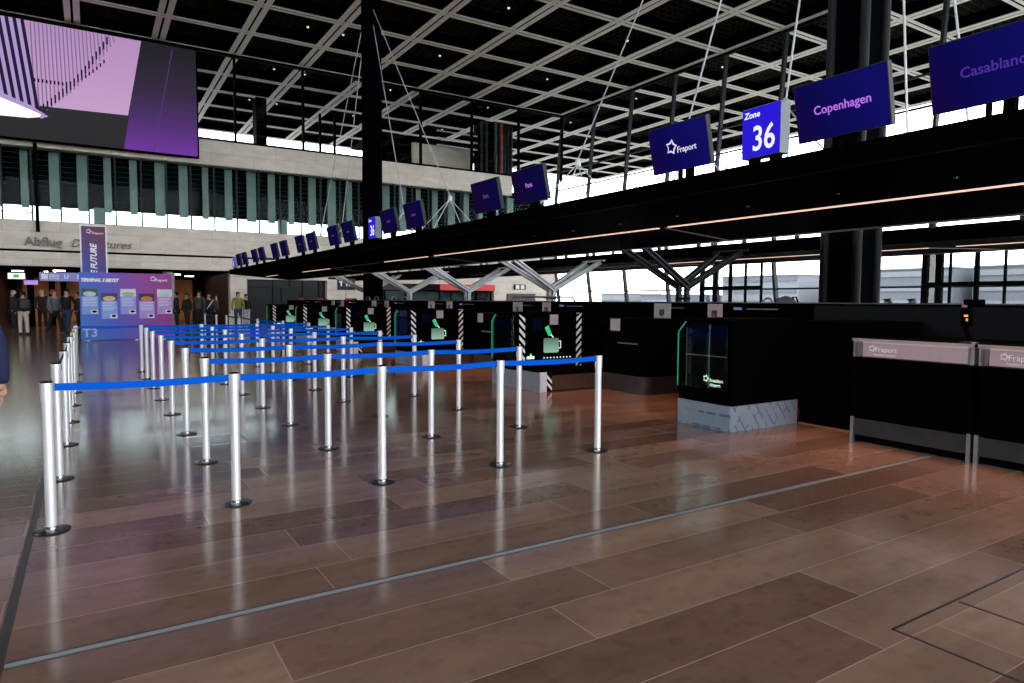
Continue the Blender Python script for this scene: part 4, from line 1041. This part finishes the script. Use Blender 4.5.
# ================================================================== PEOPLE
SKIN = mat('skin', (0.48, 0.27, 0.19), 0.55, noise=0.06); 
def skin_mesh(name, verts, edges, radii, m, parent, root=0, sub=1):
    me = bpy.data.meshes.new(name); me.from_pydata(verts, edges, [])
    o = bpy.data.objects.new(name, me); COL.objects.link(o)
    md = o.modifiers.new('skin', 'SKIN'); md.use_smooth_shade = True
    for i, r in enumerate(radii):
        r = r if isinstance(r, tuple) else (r, r)
        me.skin_vertices[0].data[i].radius = r
    me.skin_vertices[0].data[root].use_root = True
    if sub: s = o.modifiers.new('sub', 'SUBSURF'); s.levels = sub; s.render_levels = sub
    dg = bpy.context.evaluated_depsgraph_get()
    me2 = bpy.data.meshes.new_from_object(o.evaluated_get(dg)); bpy.data.objects.remove(o); me2.name = name
    me2.materials.clear(); me2.materials.append(m)
    for p in me2.polygons: p.use_smooth = True
    o = bpy.data.objects.new(name, me2); COL.objects.link(o)
    if parent: o.parent = parent
    return o
def cloth(c, n): return mat('cloth_'+n, c, 0.85, noise=0.15, nscale=12)
def person(x, y, face, label, jacket, trousers, hair, h=1.75, stride=0.0, pack=None, hood=False, arm=0.0, strap=None, hands=False, shoe=(0.02, 0.02, 0.02)):
    """face: heading in degrees, 0 looks along +Y. built looking along +Y, arms swing with stride"""
    e = empty('person', (x, y, 0), math.radians(face), label, 'person', None)
    k = h/1.75; s = stride
    def V(l): return [(a*k, b*k, c*k) for a, b, c in l]
    # body: one continuous skin
    P = [(0,0,0.95),(0,0,1.12),(0,0,1.30),(0,0,1.44),(0,0.01,1.52),(0,0.02,1.60),(0,0.025,1.68),
         (-0.17,0,1.42),(-0.24,-s*0.25,1.16),(-0.25,-s*0.25+0.06+arm,0.94),(-0.25,-s*0.25+0.08+arm,0.84),
         (0.17,0,1.42),(0.24,s*0.25,1.16),(0.25,s*0.25+0.06+arm,0.94),(0.25,s*0.25+0.08+arm,0.84),
         (-0.09,0,0.90),(-0.10,s*0.30,0.50),(-0.10,s*0.42-0.02,0.09),(-0.10,s*0.42+0.11,0.04),
         (0.09,0,0.90),(0.10,-s*0.20,0.50),(0.10,-s*0.48-0.02,0.09),(0.10,-s*0.48+0.11,0.04)]
    E = [(0,1),(1,2),(2,3),(3,4),(4,5),(5,6),(3,7),(7,8),(8,9),(9,10),(3,11),(11,12),(12,13),(13,14),(0,15),(15,16),(16,17),(17,18),(0,19),(19,20),(20,21),(21,22)]
    R = [0.12,0.11,0.13,0.08,0.05,0.075,0.07,0.05,0.04,0.032,0.03,0.05,0.04,0.032,0.03,0.075,0.05,0.038,0.03,0.075,0.05,0.038,0.03]
    skin_mesh('body', V(P), E, [r*k for r in R], SKIN, e)
    # head detail: nose, ears, eyes belong to the face
    MB().add(V([(-0.012,0.085,1.63),(0.012,0.085,1.63),(0,0.112,1.615),(0,0.086,1.665)]), [(0,1,2),(1,3,2),(3,0,2),(0,3,1)]).obj('nose', SKIN, e)
    MB().lathe([(0.001,-0.02),(0.016,0),(0.001,0.02)], 0, 0, 8).obj('ear', SKIN, e, loc=(-0.078*k,0.02*k,1.64*k)); MB().lathe([(0.001,-0.02),(0.016,0),(0.001,0.02)], 0, 0, 8).obj('ear', SKIN, e, loc=(0.078*k,0.02*k,1.64*k))
    # jacket
    J = [(0,0,0.86),(0,0,1.08),(0,0,1.30),(0,0,1.43),(-0.19,0,1.41),(-0.25,-s*0.25,1.16),(-0.262,-s*0.25+0.075+arm,0.885),(0.19,0,1.41),(0.25,s*0.25,1.16),(0.262,s*0.25+0.075+arm,0.885)]
    JE = [(0,1),(1,2),(2,3),(3,4),(4,5),(5,6),(3,7),(7,8),(8,9)]
    JR = [(0.175,0.14),(0.165,0.13),(0.185,0.135),(0.10,0.09),0.075,0.062,0.05,0.075,0.062,0.05]
    skin_mesh('jacket', V(J), JE, [(r[0]*k, r[1]*k) if isinstance(r, tuple) else r*k for r in JR], jacket, e)
    T = [(0,0,0.93),(-0.095,0,0.86),(-0.105,s*0.30,0.50),(-0.105,s*0.42-0.02,0.065),(0.095,0,0.86),(0.105,-s*0.20,0.50),(0.105,-s*0.48-0.02,0.065)]
    skin_mesh('trousers', V(T), [(0,1),(1,2),(2,3),(0,4),(4,5),(5,6)], [r*k for r in (0.14,0.105,0.075,0.062,0.105,0.075,0.062)], trousers, e)
    sm = mat('shoe_%d%d' % (int(shoe[0]*100), int(shoe[2]*100)), shoe, 0.6)
    for sx_, yy in ((-1, s*0.42), (1, -s*0.48)):
        B(sx_*0.105*k-0.055, sx_*0.105*k+0.055, (yy-0.09)*k, (yy+0.18)*k, 0.0, 0.095).obj('shoe', sm, e, bevel=0.03)
    hm = hair
    skin_mesh('hair', V([(0,-0.01,1.66),(0,0.0,1.735),(0,-0.045,1.62)]), [(0,1),(0,2)], [0.088*k,0.074*k,0.072*k], hm, e)
    if hood: skin_mesh('hood', V([(0,-0.07,1.48),(0,-0.10,1.44)]), [(0,1)], [0.11*k,0.09*k], jacket, e)
    if pack:
        bp = B(-0.14*k, 0.14*k, -0.32*k, -0.12*k, 1.08*k, 1.44*k).obj('backpack', pack, e, bevel=0.05)
        MB().box(-0.13*k, -0.09*k, -0.16*k, 0.14*k, 1.40*k, 1.43*k).box(0.09*k, 0.13*k, -0.16*k, 0.14*k, 1.40*k, 1.43*k).obj('strap', pack, e)
    if strap:
        MB().beam((-0.16*k, 0.15*k, 1.42*k), (0.18*k, 0.16*k, 0.98*k), 0.01, 0.05).beam((-0.16*k, -0.15*k, 1.42*k), (0.18*k, -0.16*k, 0.98*k), 0.01, 0.05).obj('strap', strap, e)
    return e
BLK = cloth((0.010, 0.010, 0.012), 'black'); DGR = cloth((0.055, 0.06, 0.065), 'dark_grey'); GRY = cloth((0.13, 0.15, 0.17), 'grey'); NVY = cloth((0.012, 0.025, 0.07), 'navy')
OLV = cloth((0.05, 0.05, 0.03), 'olive'); YGR = cloth((0.30, 0.32, 0.04), 'yellow_green'); CRM = cloth((0.62, 0.58, 0.50), 'cream'); JNS = cloth((0.03, 0.06, 0.13), 'jeans'); BRN = cloth((0.07, 0.035, 0.025), 'brown')
RED = cloth((0.40, 0.03, 0.07), 'red'); WHT = cloth((0.6, 0.6, 0.62), 'white')
HB = mat('hair_black', (0.012, 0.010, 0.009), 0.7, noise=0.2); HBR = mat('hair_brown', (0.06, 0.035, 0.02), 0.7, noise=0.2); HBL = mat('hair_blond', (0.42, 0.33, 0.22), 0.7, noise=0.15); HRD = mat('hair_reddish', (0.20, 0.07, 0.03), 0.7, noise=0.2)
person(-2.98, 38.3, 100, 'person with light hair in a long black coat, at the far left', BLK, BLK, HBL, 1.86, 0.0, hood=True)
person(-2.33, 34.1, 20, 'person in a black jacket with backpack and cream trousers at the far left', BLK, CRM, HB, 1.78, 0.15, pack=DGR)
person(-1.95, 39.5, 190, 'person with blond hair in black standing left of the grey jacket', BLK, BLK, HBL, 1.92, 0.1)
person(-1.25, 33.4, 215, 'person with reddish hair in a grey jacket and dark trousers', GRY, BLK, HRD, 1.86, 0.6)
person(-0.85, 35.1, 160, 'person in a black jacket and blue jeans right of the grey jacket', BLK, JNS, HB, 1.90, 0.5)
person(-0.46, 37.0, 90, 'person in black just left of the tall banner', BLK, BLK, HBR, 1.80, 0.1)
person(-3.2, 52.0, 180, 'distant person with a white top and red bag behind the pair at far left', WHT, RED, HB, 1.75)
person(3.55, 36.4, 90, 'person in black at the right end of the information board', BLK, BLK, HB, 1.86, 0.0)
person(4.12, 37.3, 120, 'person in a black coat, left one of the waiting group', BLK, BLK, HBR, 1.80, 0.1, hood=True)
person(4.50, 35.9, 150, 'person in an olive coat with dark scarf, tallest of the waiting group', OLV, BLK, HB, 1.92, 0.0)
person(5.05, 36.8, 200, 'person in a navy jacket with white shoulder strap in the waiting group', NVY, BLK, HB, 1.80, 0.0, strap=WHT)
person(5.55, 38.0, 240, 'person in dark brown clothes, right one of the waiting group', BRN, BLK, HB, 1.75, 0.0)
person(6.56, 37.5, 170, 'person in a yellow green jacket and jeans beside the cream wall', YGR, JNS, HBR, 1.88, 0.2)
person(7.15, 38.5, 170, 'person in a black jacket and white trousers beside the yellow green jacket', BLK, WHT, HB, 1.78, 0.2)
person(20.0, 11.05, 60, 'person whose dark haired head shows over the back counter right of the column', BLK, BLK, HB, 1.63)
person(20.0, 10.35, 60, 'person whose brown haired head shows over the back counter right of the column', BRN, BLK, HBR, 1.63)
person(16.0, 11.8, 60, 'person partly seen over the back counter left of the thick column', BRN, BLK, HRD, 1.62)

# passer-by at the left edge: only sleeve and hand reach into the picture
pe = person(-0.808, 5.79, 0, 'person in dark blue padded jacket, only sleeve and hand in view at left edge', cloth((0.006, 0.013, 0.055), 'blue_padded'), BLK, HBR, 1.78, 0.35)
def hand(parent, loc, rz=0.0):
    """palm with five curled fingers, hanging down"""
    pts = [(0, 0, 0.05), (0, 0.005, 0.0), (0, 0.01, -0.05)]; ed = [(0, 1), (1, 2)]; rad = [(0.026, 0.022), (0.038, 0.018), (0.040, 0.016)]
    o = skin_mesh('hand', pts, ed, rad, SKIN, parent, sub=2)
    for i, (yy, L) in enumerate(((-0.030, 0.068), (-0.010, 0.078), (0.011, 0.074), (0.031, 0.058))):
        f = skin_mesh('finger', [(0, yy+0.008, -0.045), (0.004, yy+0.01, -0.05-L*0.45), (-0.012, yy+0.012, -0.05-L*0.78), (-0.030, yy+0.012, -0.05-L*0.95)], [(0, 1), (1, 2), (2, 3)], [0.009, 0.0085, 0.008, 0.007], SKIN, o, sub=2)
    skin_mesh('thumb', [(0, 0.035, -0.005), (-0.012, 0.055, -0.035), (-0.022, 0.058, -0.068)], [(0, 1), (1, 2)], [0.012, 0.010, 0.008], SKIN, o, sub=2)
    o.location = loc; o.rotation_euler = (0, 0, rz)
hand(pe, (0.255, 0.175, 0.862)); hand(pe, (-0.255, 0.0, 0.84))
